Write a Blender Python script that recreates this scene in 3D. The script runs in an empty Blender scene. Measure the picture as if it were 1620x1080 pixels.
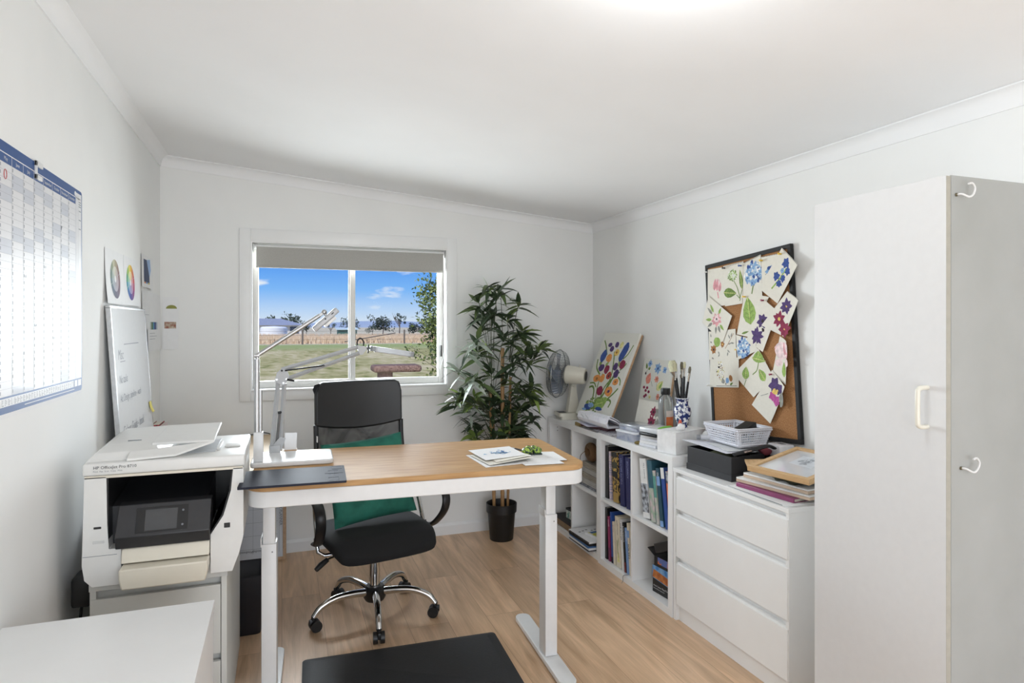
import bpy, bmesh, math, random
from mathutils import Vector, Matrix, Euler
R = math.radians
PI = math.pi
sc = bpy.context.scene
COL = sc.collection
random.seed(7)

# ---------------------------------------------------------------- materials
_M = {}
def lin(c):
    c = c / 255.0
    return c / 12.92 if c <= .04045 else ((c + .055) / 1.055) ** 2.4
def mat(name, rgb, rough=.5, metal=0., var=.05, nscale=40., bump=0., coat=0., spec=.5, stretch=None, trans=0., alpha=1., emit=0., rgb2=None, lo=.35, hi=.65):
    """procedural principled material; rgb in 0-255 sRGB"""
    if name in _M: return _M[name]
    m = bpy.data.materials.new(name); m.use_nodes = True
    nt = m.node_tree; b = nt.nodes['Principled BSDF']
    c = [lin(x) for x in rgb]
    b.inputs['Roughness'].default_value = rough
    b.inputs['Metallic'].default_value = metal
    b.inputs['Specular IOR Level'].default_value = spec
    b.inputs['Coat Weight'].default_value = coat
    b.inputs['Coat Roughness'].default_value = .08
    b.inputs['Transmission Weight'].default_value = trans
    b.inputs['Alpha'].default_value = alpha
    tc = nt.nodes.new('ShaderNodeTexCoord'); mp = nt.nodes.new('ShaderNodeMapping')
    nz = nt.nodes.new('ShaderNodeTexNoise'); nz.inputs['Scale'].default_value = nscale
    nz.inputs['Detail'].default_value = 4
    if stretch: mp.inputs['Scale'].default_value = stretch
    nt.links.new(tc.outputs['Object'], mp.inputs[0]); nt.links.new(mp.outputs[0], nz.inputs['Vector'])
    cr = nt.nodes.new('ShaderNodeValToRGB')
    cr.color_ramp.elements[0].position = lo; cr.color_ramp.elements[1].position = hi
    if rgb2: c1, c2 = c, [lin(x) for x in rgb2]
    else: c1, c2 = [x * (1 - var) for x in c], [min(1, x * (1 + var)) for x in c]
    cr.color_ramp.elements[0].color = (*c1, 1); cr.color_ramp.elements[1].color = (*c2, 1)
    nt.links.new(nz.outputs['Fac'], cr.inputs[0]); nt.links.new(cr.outputs[0], b.inputs['Base Color'])
    if bump:
        bp = nt.nodes.new('ShaderNodeBump'); bp.inputs['Strength'].default_value = bump; bp.inputs['Distance'].default_value = .002
        nt.links.new(nz.outputs['Fac'], bp.inputs['Height']); nt.links.new(bp.outputs[0], b.inputs['Normal'])
    if emit:
        b.inputs['Emission Color'].default_value = (*c, 1); b.inputs['Emission Strength'].default_value = emit
    _M[name] = m
    return m
def wood(name, dark, light, rough=.4, axis='X', scale=6., coat=0., spec=.5):
    s = {'X': (1, 12, 12), 'Y': (12, 1, 12), 'Z': (12, 12, 1)}[axis]
    return mat(name, dark, rough, nscale=scale, stretch=s, rgb2=light, coat=coat, lo=.3, hi=.7, spec=spec)

# ---------------------------------------------------------------- mesh builder
def rot(x=0, y=0, z=0): return Euler((R(x), R(y), R(z))).to_matrix().to_4x4()
def tr(x, y, z): return Matrix.Translation((x, y, z))
class B:
    def __init__(s): s.bm = bmesh.new(); s.mats = []; s.T = Matrix.Identity(4)
    def mi(s, m):
        if m not in s.mats: s.mats.append(m)
        return s.mats.index(m)
    def _fin(s, vs, m, T=None):
        T = s.T @ T if T is not None else s.T
        for v in vs: v.co = T @ v.co
        i = s.mi(m)
        fs = set(f for v in vs for f in v.link_faces)
        for f in fs: f.material_index = i
    def box(s, x0, x1, y0, y1, z0, z1, m, bev=0, seg=2, T=None):
        r = bmesh.ops.create_cube(s.bm, size=1)
        vs = r['verts']
        for v in vs:
            v.co = Vector(((x0 + x1) / 2 + v.co.x * (x1 - x0), (y0 + y1) / 2 + v.co.y * (y1 - y0), (z0 + z1) / 2 + v.co.z * (z1 - z0)))
        if bev:
            es = list(set(e for v in vs for e in v.link_edges))
            g = bmesh.ops.bevel(s.bm, geom=es, offset=bev, segments=seg, affect='EDGES', profile=.5)
            vs = list(set(v for f in g['faces'] for v in f.verts) | set(v for v in vs if v.is_valid))
            # collect whole island
            vs = s._island(vs)
        s._fin(vs, m, T); return s
    def _island(s, vs):
        seen = set(vs); st = list(vs)
        while st:
            v = st.pop()
            for e in v.link_edges:
                o = e.other_vert(v)
                if o not in seen: seen.add(o); st.append(o)
        return list(seen)
    def cyl(s, p0, p1, r0, m, r1=None, seg=16, caps=True, T=None):
        p0 = Vector(p0); p1 = Vector(p1); r1 = r0 if r1 is None else r1
        d = (p1 - p0); q = d.to_track_quat('Z', 'Y').to_matrix()
        a = [s.bm.verts.new(p0 + q @ Vector((r0 * math.cos(2 * PI * i / seg), r0 * math.sin(2 * PI * i / seg), 0))) for i in range(seg)]
        b = [s.bm.verts.new(p1 + q @ Vector((r1 * math.cos(2 * PI * i / seg), r1 * math.sin(2 * PI * i / seg), 0))) for i in range(seg)]
        for i in range(seg): s.bm.faces.new((a[i], a[(i + 1) % seg], b[(i + 1) % seg], b[i]))
        if caps: s.bm.faces.new(a[::-1]); s.bm.faces.new(b)
        s._fin(a + b, m, T); return s
    def tube(s, pts, r, m, seg=8, closed=False, T=None, flat=None):
        """swept tube; r number or list; flat=(w,h) for an elliptical section"""
        pts = [Vector(p) for p in pts]; n = len(pts); rings = []; up = None
        for i, p in enumerate(pts):
            if closed: t = pts[(i + 1) % n] - pts[i - 1]
            else: t = pts[min(i + 1, n - 1)] - pts[max(i - 1, 0)]
            t.normalize()
            if up is None:
                up = Vector((0, 0, 1)) if abs(t.z) < .9 else Vector((1, 0, 0))
            u = t.cross(up)
            if u.length < 1e-6: u = t.orthogonal()
            u.normalize(); w = u.cross(t).normalized(); up = w
            ri = r[i] if isinstance(r, (list, tuple)) else r
            ru, rw = (ri * flat[0], ri * flat[1]) if flat else (ri, ri)
            rings.append([s.bm.verts.new(p + u * ru * math.cos(2 * PI * k / seg) + w * rw * math.sin(2 * PI * k / seg)) for k in range(seg)])
        N = n if closed else n - 1
        for i in range(N):
            a, b = rings[i], rings[(i + 1) % n]
            for k in range(seg): s.bm.faces.new((a[k], a[(k + 1) % seg], b[(k + 1) % seg], b[k]))
        if not closed: s.bm.faces.new(rings[0][::-1]); s.bm.faces.new(rings[-1])
        s._fin([v for g in rings for v in g], m, T); return s
    def lathe(s, prof, m, seg=32, c=(0, 0), T=None):
        """prof: list of (r,z); r==0 ends closed"""
        rings = []; allv = []
        for (r, z) in prof:
            if r < 1e-6: ring = [s.bm.verts.new((c[0], c[1], z))]
            else: ring = [s.bm.verts.new((c[0] + r * math.cos(2 * PI * i / seg), c[1] + r * math.sin(2 * PI * i / seg), z)) for i in range(seg)]
            rings.append(ring); allv += ring
        for a, b in zip(rings, rings[1:]):
            if len(a) == 1 and len(b) == 1: continue
            for i in range(seg):
                j = (i + 1) % seg
                if len(a) == 1: s.bm.faces.new((a[0], b[j], b[i]))
                elif len(b) == 1: s.bm.faces.new((a[i], a[j], b[0]))
                else: s.bm.faces.new((a[i], a[j], b[j], b[i]))
        s._fin(allv, m, T); return s
    def prism(s, poly, z0, z1, m, T=None):
        """extrude 2D polygon (x,y) from z0 to z1"""
        a = [s.bm.verts.new((x, y, z0)) for x, y in poly]; b = [s.bm.verts.new((x, y, z1)) for x, y in poly]; n = len(poly)
        for i in range(n): s.bm.faces.new((a[i], a[(i + 1) % n], b[(i + 1) % n], b[i]))
        s.bm.faces.new(a[::-1]); s.bm.faces.new(b)
        s._fin(a + b, m, T); return s
    def loft(s, rings, m, T=None, caps=True, closed=True):
        """rings of 3D points, all the same length"""
        V = [[s.bm.verts.new(p) for p in r] for r in rings]; n = len(V[0])
        for a, b in zip(V, V[1:]):
            for k in range(n if closed else n - 1): s.bm.faces.new((a[k], a[(k + 1) % n], b[(k + 1) % n], b[k]))
        if caps: s.bm.faces.new(V[0][::-1]); s.bm.faces.new(V[-1])
        s._fin([v for r in V for v in r], m, T); return s
    def poly(s, pts, m, T=None):
        vs = [s.bm.verts.new(p) for p in pts]; s.bm.faces.new(vs); s._fin(vs, m, T); return s
    def sphere(s, c, rad, m, seg=16, T=None):
        rad = rad if isinstance(rad, (tuple, list)) else (rad,) * 3
        g = bmesh.ops.create_uvsphere(s.bm, u_segments=seg, v_segments=max(6, seg // 2), radius=1)
        for v in g['verts']: v.co = Vector((c[0] + v.co.x * rad[0], c[1] + v.co.y * rad[1], c[2] + v.co.z * rad[2]))
        s._fin(g['verts'], m, T); return s
    def build(s, name, parent=None, smooth=35, sub=0, solid=0, bevel=0):
        me = bpy.data.meshes.new(name)
        bmesh.ops.recalc_face_normals(s.bm, faces=s.bm.faces) if not getattr(s, 'keep', False) else None
        s.bm.to_mesh(me); s.bm.free()
        for m in s.mats: me.materials.append(m)
        if smooth:
            me.polygons.foreach_set('use_smooth', [True] * len(me.polygons))
            me.set_sharp_from_angle(angle=R(smooth))
        o = bpy.data.objects.new(name, me); COL.objects.link(o)
        if parent: o.parent = parent
        if bevel:
            md = o.modifiers.new('b', 'BEVEL'); md.width = bevel; md.segments = 2; md.limit_method = 'ANGLE'
        if sub:
            md = o.modifiers.new('s', 'SUBSURF'); md.levels = sub; md.render_levels = sub
        if solid:
            md = o.modifiers.new('t', 'SOLIDIFY'); md.thickness = solid; md.offset = 0
        return o
def tag(o, label, cat, group=None):
    o['label'] = label; o['category'] = cat
    if group: o['group'] = group
    return o
def thing(name, label, cat, loc=(0, 0, 0), rz=0, group=None):
    o = bpy.data.objects.new(name, None); COL.objects.link(o); o.empty_display_size = .1
    o.location = loc; o.rotation_euler = (0, 0, R(rz))
    return tag(o, label, cat, group)
def place(o, loc, rz=0, rx=0, ry=0):
    o.location = loc; o.rotation_euler = (R(rx), R(ry), R(rz)); return o
def struct(o):
    o['kind'] = 'structure'; return o
def rrect(x0, x1, y0, y1, r, n=6):
    """rounded rectangle outline"""
    p = []
    for cx, cy, a in ((x1 - r, y1 - r, 0), (x0 + r, y1 - r, 90), (x0 + r, y0 + r, 180), (x1 - r, y0 + r, 270)):
        for i in range(n + 1):
            t = R(a + 90 * i / n); p.append((cx + r * math.cos(t), cy + r * math.sin(t)))
    return p
def arc(cx, cy, r, a0, a1, n=8):
    return [(cx + r * math.cos(R(a0 + (a1 - a0) * i / n)), cy + r * math.sin(R(a0 + (a1 - a0) * i / n))) for i in range(n + 1)]
def bez(pts, n=16):
    """Catmull-Rom through 3D points"""
    P = [Vector(p) for p in pts]; out = []
    Q = [P[0] * 2 - P[1]] + P + [P[-1] * 2 - P[-2]]
    for i in range(1, len(Q) - 2):
        for k in range(n):
            t = k / n; a, b, c, d = Q[i - 1], Q[i], Q[i + 1], Q[i + 2]
            out.append(.5 * ((2 * b) + (c - a) * t + (2 * a - 5 * b + 4 * c - d) * t * t + (3 * b - a - 3 * c + d) * t ** 3))
    out.append(P[-1]); return out
_txt = {}
def text_mesh(txt, size, align='LEFT'):
    cu = bpy.data.curves.new('t', 'FONT'); cu.body = txt; cu.size = size; cu.align_x = align; cu.align_y = 'CENTER'; cu.resolution_u = 2
    o = bpy.data.objects.new('t', cu); COL.objects.link(o)
    dg = bpy.context.evaluated_depsgraph_get(); me = bpy.data.meshes.new_from_object(o.evaluated_get(dg))
    bpy.data.objects.remove(o); bpy.data.curves.remove(cu); return me
def add_text(b, txt, size, m, T, align='LEFT', sx=1.):
    """text drawn in the XY plane then moved by T, merged into builder b"""
    me = text_mesh(txt, size, align)
    base = [b.bm.verts.new((v.co.x * sx, v.co.y, v.co.z)) for v in me.vertices]
    for p in me.polygons:
        try: b.bm.faces.new([base[i] for i in p.vertices])
        except ValueError: pass
    b._fin(base, m, T); bpy.data.meshes.remove(me)

# shared materials
W_WALL = mat('wall_paint', (239, 239, 237), .85, var=.012, nscale=3, bump=.03)
W_CEIL = mat('ceiling_paint', (241, 241, 241), .9, var=.01, nscale=3)
W_TRIM = mat('trim_gloss', (239, 239, 238), .35, var=.01, nscale=5)
W_FURN = mat('white_foil', (242, 242, 241), .32, var=.012, nscale=6)
W_FURN2 = mat('aged_white_melamine', (214, 214, 209), .4, rgb2=(206, 207, 202), nscale=4, lo=.3, hi=.75)
W_METAL = mat('white_powder_coat', (224, 224, 223), .3, var=.01)
BLK = mat('black_plastic', (22, 22, 23), .4, var=.1)
BLKM = mat('black_matte', (26, 26, 27), .7, var=.1)
CHROME = mat('chrome', (215, 215, 215), .08, 1.0, var=.02)
ALU = mat('brushed_aluminium', (190, 191, 192), .35, .85, var=.05, nscale=60)
PAPER = mat('white_paper', (236, 236, 236), .8, var=.012, nscale=30)
CREAM = mat('cream_watercolour_paper', (232, 228, 216), .85, var=.02, nscale=60)
GREYLINE = mat('print_grey', (120, 125, 130), .7)

# ---------------------------------------------------------------- camera
cam = bpy.data.cameras.new('camera'); co = bpy.data.objects.new('camera', cam); COL.objects.link(co)
co.location = (0, 0, 1.45); co.rotation_euler = (R(90), 0, R(-19.86))
cam.sensor_width = 36; cam.lens = 1008 / 1620 * 36; cam.shift_y = -24.5 / 1620; cam.clip_start = .05; cam.clip_end = 3000
sc.camera = co

# ---------------------------------------------------------------- room shell
XL, XR, YB, YF = -.69, 2.215, 4.328, -2.6
def ceil_z(x): return 2.475 - (x - XL) * .0912
def floor_mat():
    m = bpy.data.materials.new('oak_floorboards'); m.use_nodes = True; nt = m.node_tree; b = nt.nodes['Principled BSDF']; L = nt.links.new
    tc = nt.nodes.new('ShaderNodeTexCoord'); mp = nt.nodes.new('ShaderNodeMapping'); mp.inputs['Rotation'].default_value = (0, 0, R(90))
    L(tc.outputs['Object'], mp.inputs[0])
    br = nt.nodes.new('ShaderNodeTexBrick'); br.offset = .37; br.inputs['Scale'].default_value = 1
    br.inputs['Brick Width'].default_value = 1.52; br.inputs['Row Height'].default_value = .192; br.inputs['Mortar Size'].default_value = .0009
    br.inputs['Color1'].default_value = (0, 0, 0, 1); br.inputs['Color2'].default_value = (1, 1, 1, 1); br.inputs['Mortar'].default_value = (.5, .5, .5, 1)
    L(mp.outputs[0], br.inputs['Vector'])
    # long grain streaks, shifted board by board
    mp2 = nt.nodes.new('ShaderNodeMapping'); mp2.inputs['Scale'].default_value = (7, .7, 1)
    ad = nt.nodes.new('ShaderNodeVectorMath'); ad.operation = 'MULTIPLY_ADD'
    L(br.outputs['Color'], ad.inputs[0]); ad.inputs[1].default_value = (3, 7, 0); L(tc.outputs['Object'], ad.inputs[2]); L(ad.outputs[0], mp2.inputs[0])
    n1 = nt.nodes.new('ShaderNodeTexNoise'); n1.inputs['Scale'].default_value = 2.2; n1.inputs['Detail'].default_value = 8; n1.inputs['Distortion'].default_value = .9; L(mp2.outputs[0], n1.inputs['Vector'])
    mp3 = nt.nodes.new('ShaderNodeMapping'); mp3.inputs['Scale'].default_value = (60, 2.5, 1); L(ad.outputs[0], mp3.inputs[0])
    n2 = nt.nodes.new('ShaderNodeTexNoise'); n2.inputs['Scale'].default_value = 2.5; n2.inputs['Detail'].default_value = 5; L(mp3.outputs[0], n2.inputs['Vector'])
    cr = nt.nodes.new('ShaderNodeValToRGB'); e = cr.color_ramp.elements
    e[0].position = .25; e[0].color = (lin(146), lin(118), lin(90), 1); e[1].position = .72; e[1].color = (lin(190), lin(160), lin(130), 1)
    L(n1.outputs['Fac'], cr.inputs[0])
    mx = nt.nodes.new('ShaderNodeMix'); mx.data_type = 'RGBA'; mx.blend_type = 'MULTIPLY'; mx.inputs['Factor'].default_value = .3
    L(cr.outputs[0], mx.inputs['A']); L(n2.outputs['Fac'], mx.inputs['B'])
    hs = nt.nodes.new('ShaderNodeHueSaturation'); L(mx.outputs['Result'], hs.inputs['Color'])
    mr = nt.nodes.new('ShaderNodeMapRange'); mr.inputs['To Min'].default_value = 1.62; mr.inputs['To Max'].default_value = 1.86; L(br.outputs['Color'], mr.inputs[0]); L(mr.outputs[0], hs.inputs['Value'])
    mo = nt.nodes.new('ShaderNodeMix'); mo.data_type = 'RGBA'; L(br.outputs['Fac'], mo.inputs['Factor']); L(hs.outputs[0], mo.inputs['A']); mo.inputs['B'].default_value = (lin(150), lin(118), lin(92), 1)
    L(mo.outputs['Result'], b.inputs['Base Color']); b.inputs['Roughness'].default_value = .33; b.inputs['Specular IOR Level'].default_value = .45
    bp = nt.nodes.new('ShaderNodeBump'); bp.inputs['Strength'].default_value = .12; bp.inputs['Distance'].default_value = .001; L(n2.outputs['Fac'], bp.inputs['Height']); L(bp.outputs[0], b.inputs['Normal'])
    return m
b = B(); b.box(XL - .1, XR + .1, YF - .1, YB + .14, -.1, 0, floor_mat()); struct(b.build('floor', smooth=0))
# walls (back wall pierced by the window opening)
WX0, WX1, WZ0, WZ1 = -.183, 1.082, 1.038, 1.984
T_ = .14
b = B()
def wall_piece(b, x0, x1, z0, z1=None):
    za, zb = (z1, z1) if z1 else (ceil_z(x0) + .05, ceil_z(x1) + .05)
    b.loft([[(x0, YB, z0), (x1, YB, z0), (x1, YB, zb), (x0, YB, za)], [(x0, YB + T_, z0), (x1, YB + T_, z0), (x1, YB + T_, zb), (x0, YB + T_, za)]], W_WALL)
wall_piece(b, XL - .1, WX0, 0); wall_piece(b, WX1, XR + .1, 0); wall_piece(b, WX0, WX1, 0, WZ0); wall_piece(b, WX0, WX1, WZ1)
struct(b.build('wall_back', smooth=0))
b = B(); b.box(XL - .1, XL, YF - .1, YB, 0, 2.55, W_WALL); struct(b.build('wall_left', smooth=0))
b = B(); b.box(XR, XR + .1, YF - .1, YB, 0, 2.3, W_WALL); struct(b.build('wall_right', smooth=0))
# front wall behind the camera, with a wide unglazed opening added to let light in
b = B(); b.box(XL, -.5, YF - .1, YF, 0, 2.3, W_WALL); b.box(1.95, XR, YF - .1, YF, 0, 2.2, W_WALL)
b.box(-.5, 1.95, YF - .1, YF, 2.12, 2.3, W_WALL); struct(b.build('wall_front', smooth=0))
b = B(); b.loft([[(XL - .1, YF - .1, ceil_z(XL - .1)), (XR + .1, YF - .1, ceil_z(XR + .1)), (XR + .1, YF - .1, ceil_z(XR + .1) + .08), (XL - .1, YF - .1, ceil_z(XL - .1) + .08)],
                 [(XL - .1, YB + T_, ceil_z(XL - .1)), (XR + .1, YB + T_, ceil_z(XR + .1)), (XR + .1, YB + T_, ceil_z(XR + .1) + .08), (XL - .1, YB + T_, ceil_z(XL - .1) + .08)]], W_CEIL)
struct(b.build('ceiling', smooth=0))
# cornices: cove profile
cove = [(0, 0), (.052, 0), (.052, -.006)] + [(.052 - .044 * math.sin(R(a)), -.006 - .05 * (1 - math.cos(R(a)))) for a in (20, 40, 60, 80)] + [(.006, -.058), (.006, -.064), (0, -.064)]
b = B(); b.loft([[(XR - u, YF, ceil_z(XR) + w + .004) for u, w in cove], [(XR - u, YB, ceil_z(XR) + w + .004) for u, w in cove]], W_CEIL); struct(b.build('trim_1', smooth=50))
b = B(); b.loft([[(XL, YB - u, ceil_z(XL) + w) for u, w in cove], [(XR, YB - u, ceil_z(XR) + w) for u, w in cove]], W_CEIL); struct(b.build('trim_2', smooth=50))
b = B(); b.loft([[(XL + u, YF, ceil_z(XL) + w) for u, w in cove], [(XL + u, YB, ceil_z(XL) + w) for u, w in cove]], W_CEIL); struct(b.build('trim_3', smooth=50))
sk = [(0, 0), (.014, 0), (.014, .062), (.006, .078), (0, .078)]
for nm, f, y0, y1 in (('baseboard_left', lambda u, w, t: (XL + u, t, w), YF, YB), ('baseboard_right', lambda u, w, t: (XR - u, t, w), YF, YB), ('baseboard_back', lambda u, w, t: (t, YB - u, w), XL, XR)):
    b = B(); b.loft([[f(u, w, y0) for u, w in sk], [f(u, w, y1) for u, w in sk]], W_TRIM); struct(b.build(nm, smooth=0))

# ---------------------------------------------------------------- window
def glass_mat():
    m = bpy.data.materials.new('window_glass'); m.use_nodes = True; nt = m.node_tree; nt.nodes.clear(); L = nt.links.new
    o = nt.nodes.new('ShaderNodeOutputMaterial'); mx = nt.nodes.new('ShaderNodeMixShader'); t = nt.nodes.new('ShaderNodeBsdfTransparent'); g = nt.nodes.new('ShaderNodeBsdfGlossy')
    t.inputs[0].default_value = (.97, .98, .98, 1); g.inputs['Roughness'].default_value = .01; fr = nt.nodes.new('ShaderNodeFresnel'); fr.inputs[0].default_value = 1.07
    L(fr.outputs[0], mx.inputs[0]); L(t.outputs[0], mx.inputs[1]); L(g.outputs[0], mx.inputs[2]); L(mx.outputs[0], o.inputs[0]); return m
GLASS = glass_mat()
win = bpy.data.objects.new('window_1', None); COL.objects.link(win); struct(win); win.location = (0, 0, 0)
b = B()   # architrave
for x0, x1, z0, z1 in ((WX0 - .067, WX0, .977, 2.061), (WX1, WX1 + .067, .977, 2.061)): b.box(x0, x1, YB - .016, YB, z0, z1, W_TRIM, .003)
b.box(WX0, WX1, YB - .016, YB, WZ1, 2.061, W_TRIM, .003); b.box(WX0, WX1, YB - .016, YB, .977, WZ0, W_TRIM, .003)
b.build('architrave', win, smooth=30)
b = B()   # reveal lining and sill
b.box(WX0, WX0 + .008, YB - .012, YB + T_, WZ0, WZ1, W_TRIM); b.box(WX1 - .008, WX1, YB - .012, YB + T_, WZ0, WZ1, W_TRIM)
b.box(WX0 + .008, WX1 - .008, YB - .012, YB + T_, WZ1 - .008, WZ1, W_TRIM); b.box(WX0 + .008, WX1 - .008, YB - .022, YB + T_, WZ0, WZ0 + .012, W_TRIM, .003)
b.build('reveal', win, smooth=0)
AF = mat('window_aluminium', (226, 224, 219), .35, var=.01)
b = B(); y0, y1 = YB + .075, YB + .115; gx0, gx1, gz0, gz1 = -.141, 1.036, 1.094, 1.93
b.box(WX0 + .008, gx0, y0, y1, WZ0 + .012, WZ1 - .008, AF, .003); b.box(gx1, WX1 - .008, y0, y1, WZ0 + .012, WZ1 - .008, AF, .003)
b.box(gx0, gx1, y0, y1, WZ0 + .012, gz0, AF, .003); b.box(gx0, gx1, y0, y1, gz1, WZ1 - .008, AF, .003)
b.box(gx1 + .003, gx1 + .03, y0 - .004, y0 + .002, gz0, gz1, AF, .002)
b.build('window_frame', win, smooth=30)
b = B(); b.box(.43, .466, y0 - .006, y1, gz0 - .004, gz1 + .004, AF, .003); b.box(.424, .43, y0 + .01, y1, gz0, gz1, mat('seal_grey', (110, 112, 116), .6)); b.build('mullion', win, smooth=30)
for x0, x1 in ((gx0, .424), (.466, gx1)):
    b = B(); b.box(x0, x1, y0 + .018, y0 + .023, gz0, gz1, GLASS); o = b.build('pane', win, smooth=0)
b = B(); b.box(1.046, 1.062, y0 - .014, y0 - .003, 1.235, 1.315, BLK, .003); b.build('latch', win)['label'] = 'black sliding window latch'
# roller blind
BL = mat('blind_fabric', (178, 176, 170), .9, rgb2=(170, 168, 162), nscale=200, bump=.1)
t = thing('roller_blind', 'grey fabric roller blind drawn a little way down the window', 'blind', (0, YB + .045, 1.955))
b = B(); b.cyl((WX0 + .016, 0, 0), (WX1 - .016, 0, 0), .016, W_TRIM); b.build('roller', t)
for x in (WX0 + .011, WX1 - .018):
    b = B(); b.box(x, x + .007, -.02, .02, -.028, .02, W_METAL, .002); b.build('bracket', t)
b = B(); b.box(WX0 + .03, WX1 - .02, -.019, -.0175, -.118, 0, BL); b.box(WX0 + .03, WX1 - .02, -.024, -.014, -.134, -.118, BL, .003); b.build('blind_cloth', t, smooth=30)
b = B()
b.tube([(1.066, -.015, .0), (1.064, -.03, -.3), (1.05, -.035, -.52), (1.02, -.036, -.72), (1.032, -.036, -.8), (1.06, -.036, -.72), (1.073, -.036, -.5), (1.071, -.016, 0)], .0016, W_TRIM, seg=5)
b.tube(bez([(1.078, -.045, -.56), (1.04, -.058, -.6), (1.03, -.058, -.73), (1.055, -.06, -.78), (1.085, -.065, -.72), (1.082, -.065, -.6), (1.08, -.062, -.86), (1.08, -.065, -.97)], 6), .0016, W_TRIM, seg=5)
b.build('blind_cord', t)

# ---------------------------------------------------------------- ceiling lamp
lx, ly = .80, 1.20
t = thing('ceiling_light', 'round white dome light on the ceiling just above the frame', 'light', (lx, ly, ceil_z(lx) - .003))
b = B(); b.lathe([(0, .0), (.17, .0), (.17, -.02), (.16, -.024), (0, -.024)], W_METAL); b.build('base_plate', t)
DOME = mat('lit_opal_dome', (255, 253, 248), .4, emit=6.0)
b = B(); b.lathe([(.158, -.022), (.15, -.04), (.12, -.058), (.07, -.068), (0, -.072)], DOME); b.build('lamp_shade', t)

# ---------------------------------------------------------------- standing desk
OAK = wood('oak_desk_top', (170, 130, 86), (198, 160, 114), .5, 'X', 5, spec=.12); OAK.node_tree.nodes['Principled BSDF'].inputs['Coat Roughness'].default_value = .3
t = desk = thing('standing_desk', 'height adjustable standing desk with oak top and white steel frame', 'desk', (.533, 2.638, 0), -3)
b = B(); b.prism(rrect(-.635, .635, -.32, .32, .075, 8), .879, .9, OAK); b.build('tabletop', t, smooth=40, bevel=.002)
b = B(); b.prism(rrect(-.632, .632, -.317, .317, .072, 8), .822, .8785, W_METAL); b.build('apron', t, smooth=40, bevel=.003)
for x, jz in ((-.575, .625), (.562, .64)):
    b = B(); b.box(x - .023, x + .023, -.085, -.015, .0, .822, W_METAL, .003, T=tr(0, 0, .03)) if 0 else b.box(x - .022, x + .022, -.084, -.016, .3, .8215, W_METAL, .003)
    b.box(x - .027, x + .027, -.091, -.009, .032, jz, W_METAL, .003)
    b.box(x - .03, x - .026, -.091, -.009, jz - .01, jz + .022, W_METAL, .001)
    b.cyl((x + .012, -.0912, jz - .03), (x + .012, -.0915, jz - .03), .003, mat('screw_grey', (140, 140, 140), .4, .8))
    b.build('leg', t, smooth=30)
    b = B(); o = rrect(x - .036, x + .036, -.31, .34, .034, 8)
    b.prism(o, .008, .03, W_METAL); b.prism(rrect(x - .03, x + .03, -.30, .33, .03, 6), 0, .0085, BLKM); b.build('foot', t, smooth=40, bevel=.008)

# ---------------------------------------------------------------- office chair
SEATF = mat('black_seat_fabric', (19, 19, 20), .85, var=.12, nscale=400, bump=.15)
LEATH = mat('black_leatherette', (26, 26, 27), .42, var=.06, nscale=500, bump=.12)
def mesh_fabric():
    m = bpy.data.materials.new('black_mesh_fabric'); m.use_nodes = True; nt = m.node_tree; bs = nt.nodes['Principled BSDF']; L = nt.links.new
    bs.inputs['Base Color'].default_value = (.012, .012, .013, 1); bs.inputs['Roughness'].default_value = .6
    tc = nt.nodes.new('ShaderNodeTexCoord'); n = nt.nodes.new('ShaderNodeTexNoise'); n.inputs['Scale'].default_value = 7; n.inputs['Distortion'].default_value = 1.5
    mr = nt.nodes.new('ShaderNodeMapRange'); mr.inputs['From Min'].default_value = .3; mr.inputs['From Max'].default_value = .75; mr.inputs['To Min'].default_value = .9; mr.inputs['To Max'].default_value = .68
    L(tc.outputs['Object'], n.inputs['Vector']); L(n.outputs['Fac'], mr.inputs[0]); L(mr.outputs[0], bs.inputs['Alpha']); return m
MESHF = mesh_fabric()
t = chair = thing('office_chair', 'black office chair with mesh back and chrome five star base behind desk', 'chair', (.438, 3.242, 0), 12)
hub = BLK
# base
b = B(); b.lathe([(0, .085), (.046, .08), (.055, .095), (.055, .135), (.042, .152), (0, .15)], hub); b.build('hub', t)
b = B(); b.cyl((0, 0, .14), (0, 0, .3), .026, CHROME, seg=24); b.cyl((0, 0, .28), (0, 0, .345), .03, BLK, seg=24); b.build('gas_column', t)
for k in range(5):
    a = R(182 + 72 * k); ca, sa = math.cos(a), math.sin(a)
    b = B(); P = bez([(.03 * ca, .03 * sa, .122), (.12 * ca, .12 * sa, .132), (.2 * ca, .2 * sa, .13), (.27 * ca, .27 * sa, .105), (.305 * ca, .305 * sa, .066)], 6)
    b.tube(P, [.02 - .006 * i / (len(P) - 1) for i in range(len(P))], CHROME, seg=14); leg = b.build('base_leg', t, smooth=60)
    b = B(); tx, ty = -sa, ca; c0 = Vector((.305 * ca, .305 * sa, .027)); off = Vector((-.008 * ca, -.008 * sa, 0))
    b.cyl(c0 + Vector((0, 0, .018)), c0 + Vector((0, 0, .045)), .011, BLK)
    for s in (-1, 1): b.cyl(c0 + off + Vector((tx, ty, 0)) * .006 * s, c0 + off + Vector((tx, ty, 0)) * .026 * s, .0265, BLK, seg=20)
    b.box(-.02, .022, -.008, .008, .0, .03, BLK, .004, T=tr(c0.x, c0.y, .027) @ Matrix.Rotation(a, 4, 'Z'))
    b.build('caster', t, smooth=40)
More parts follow.
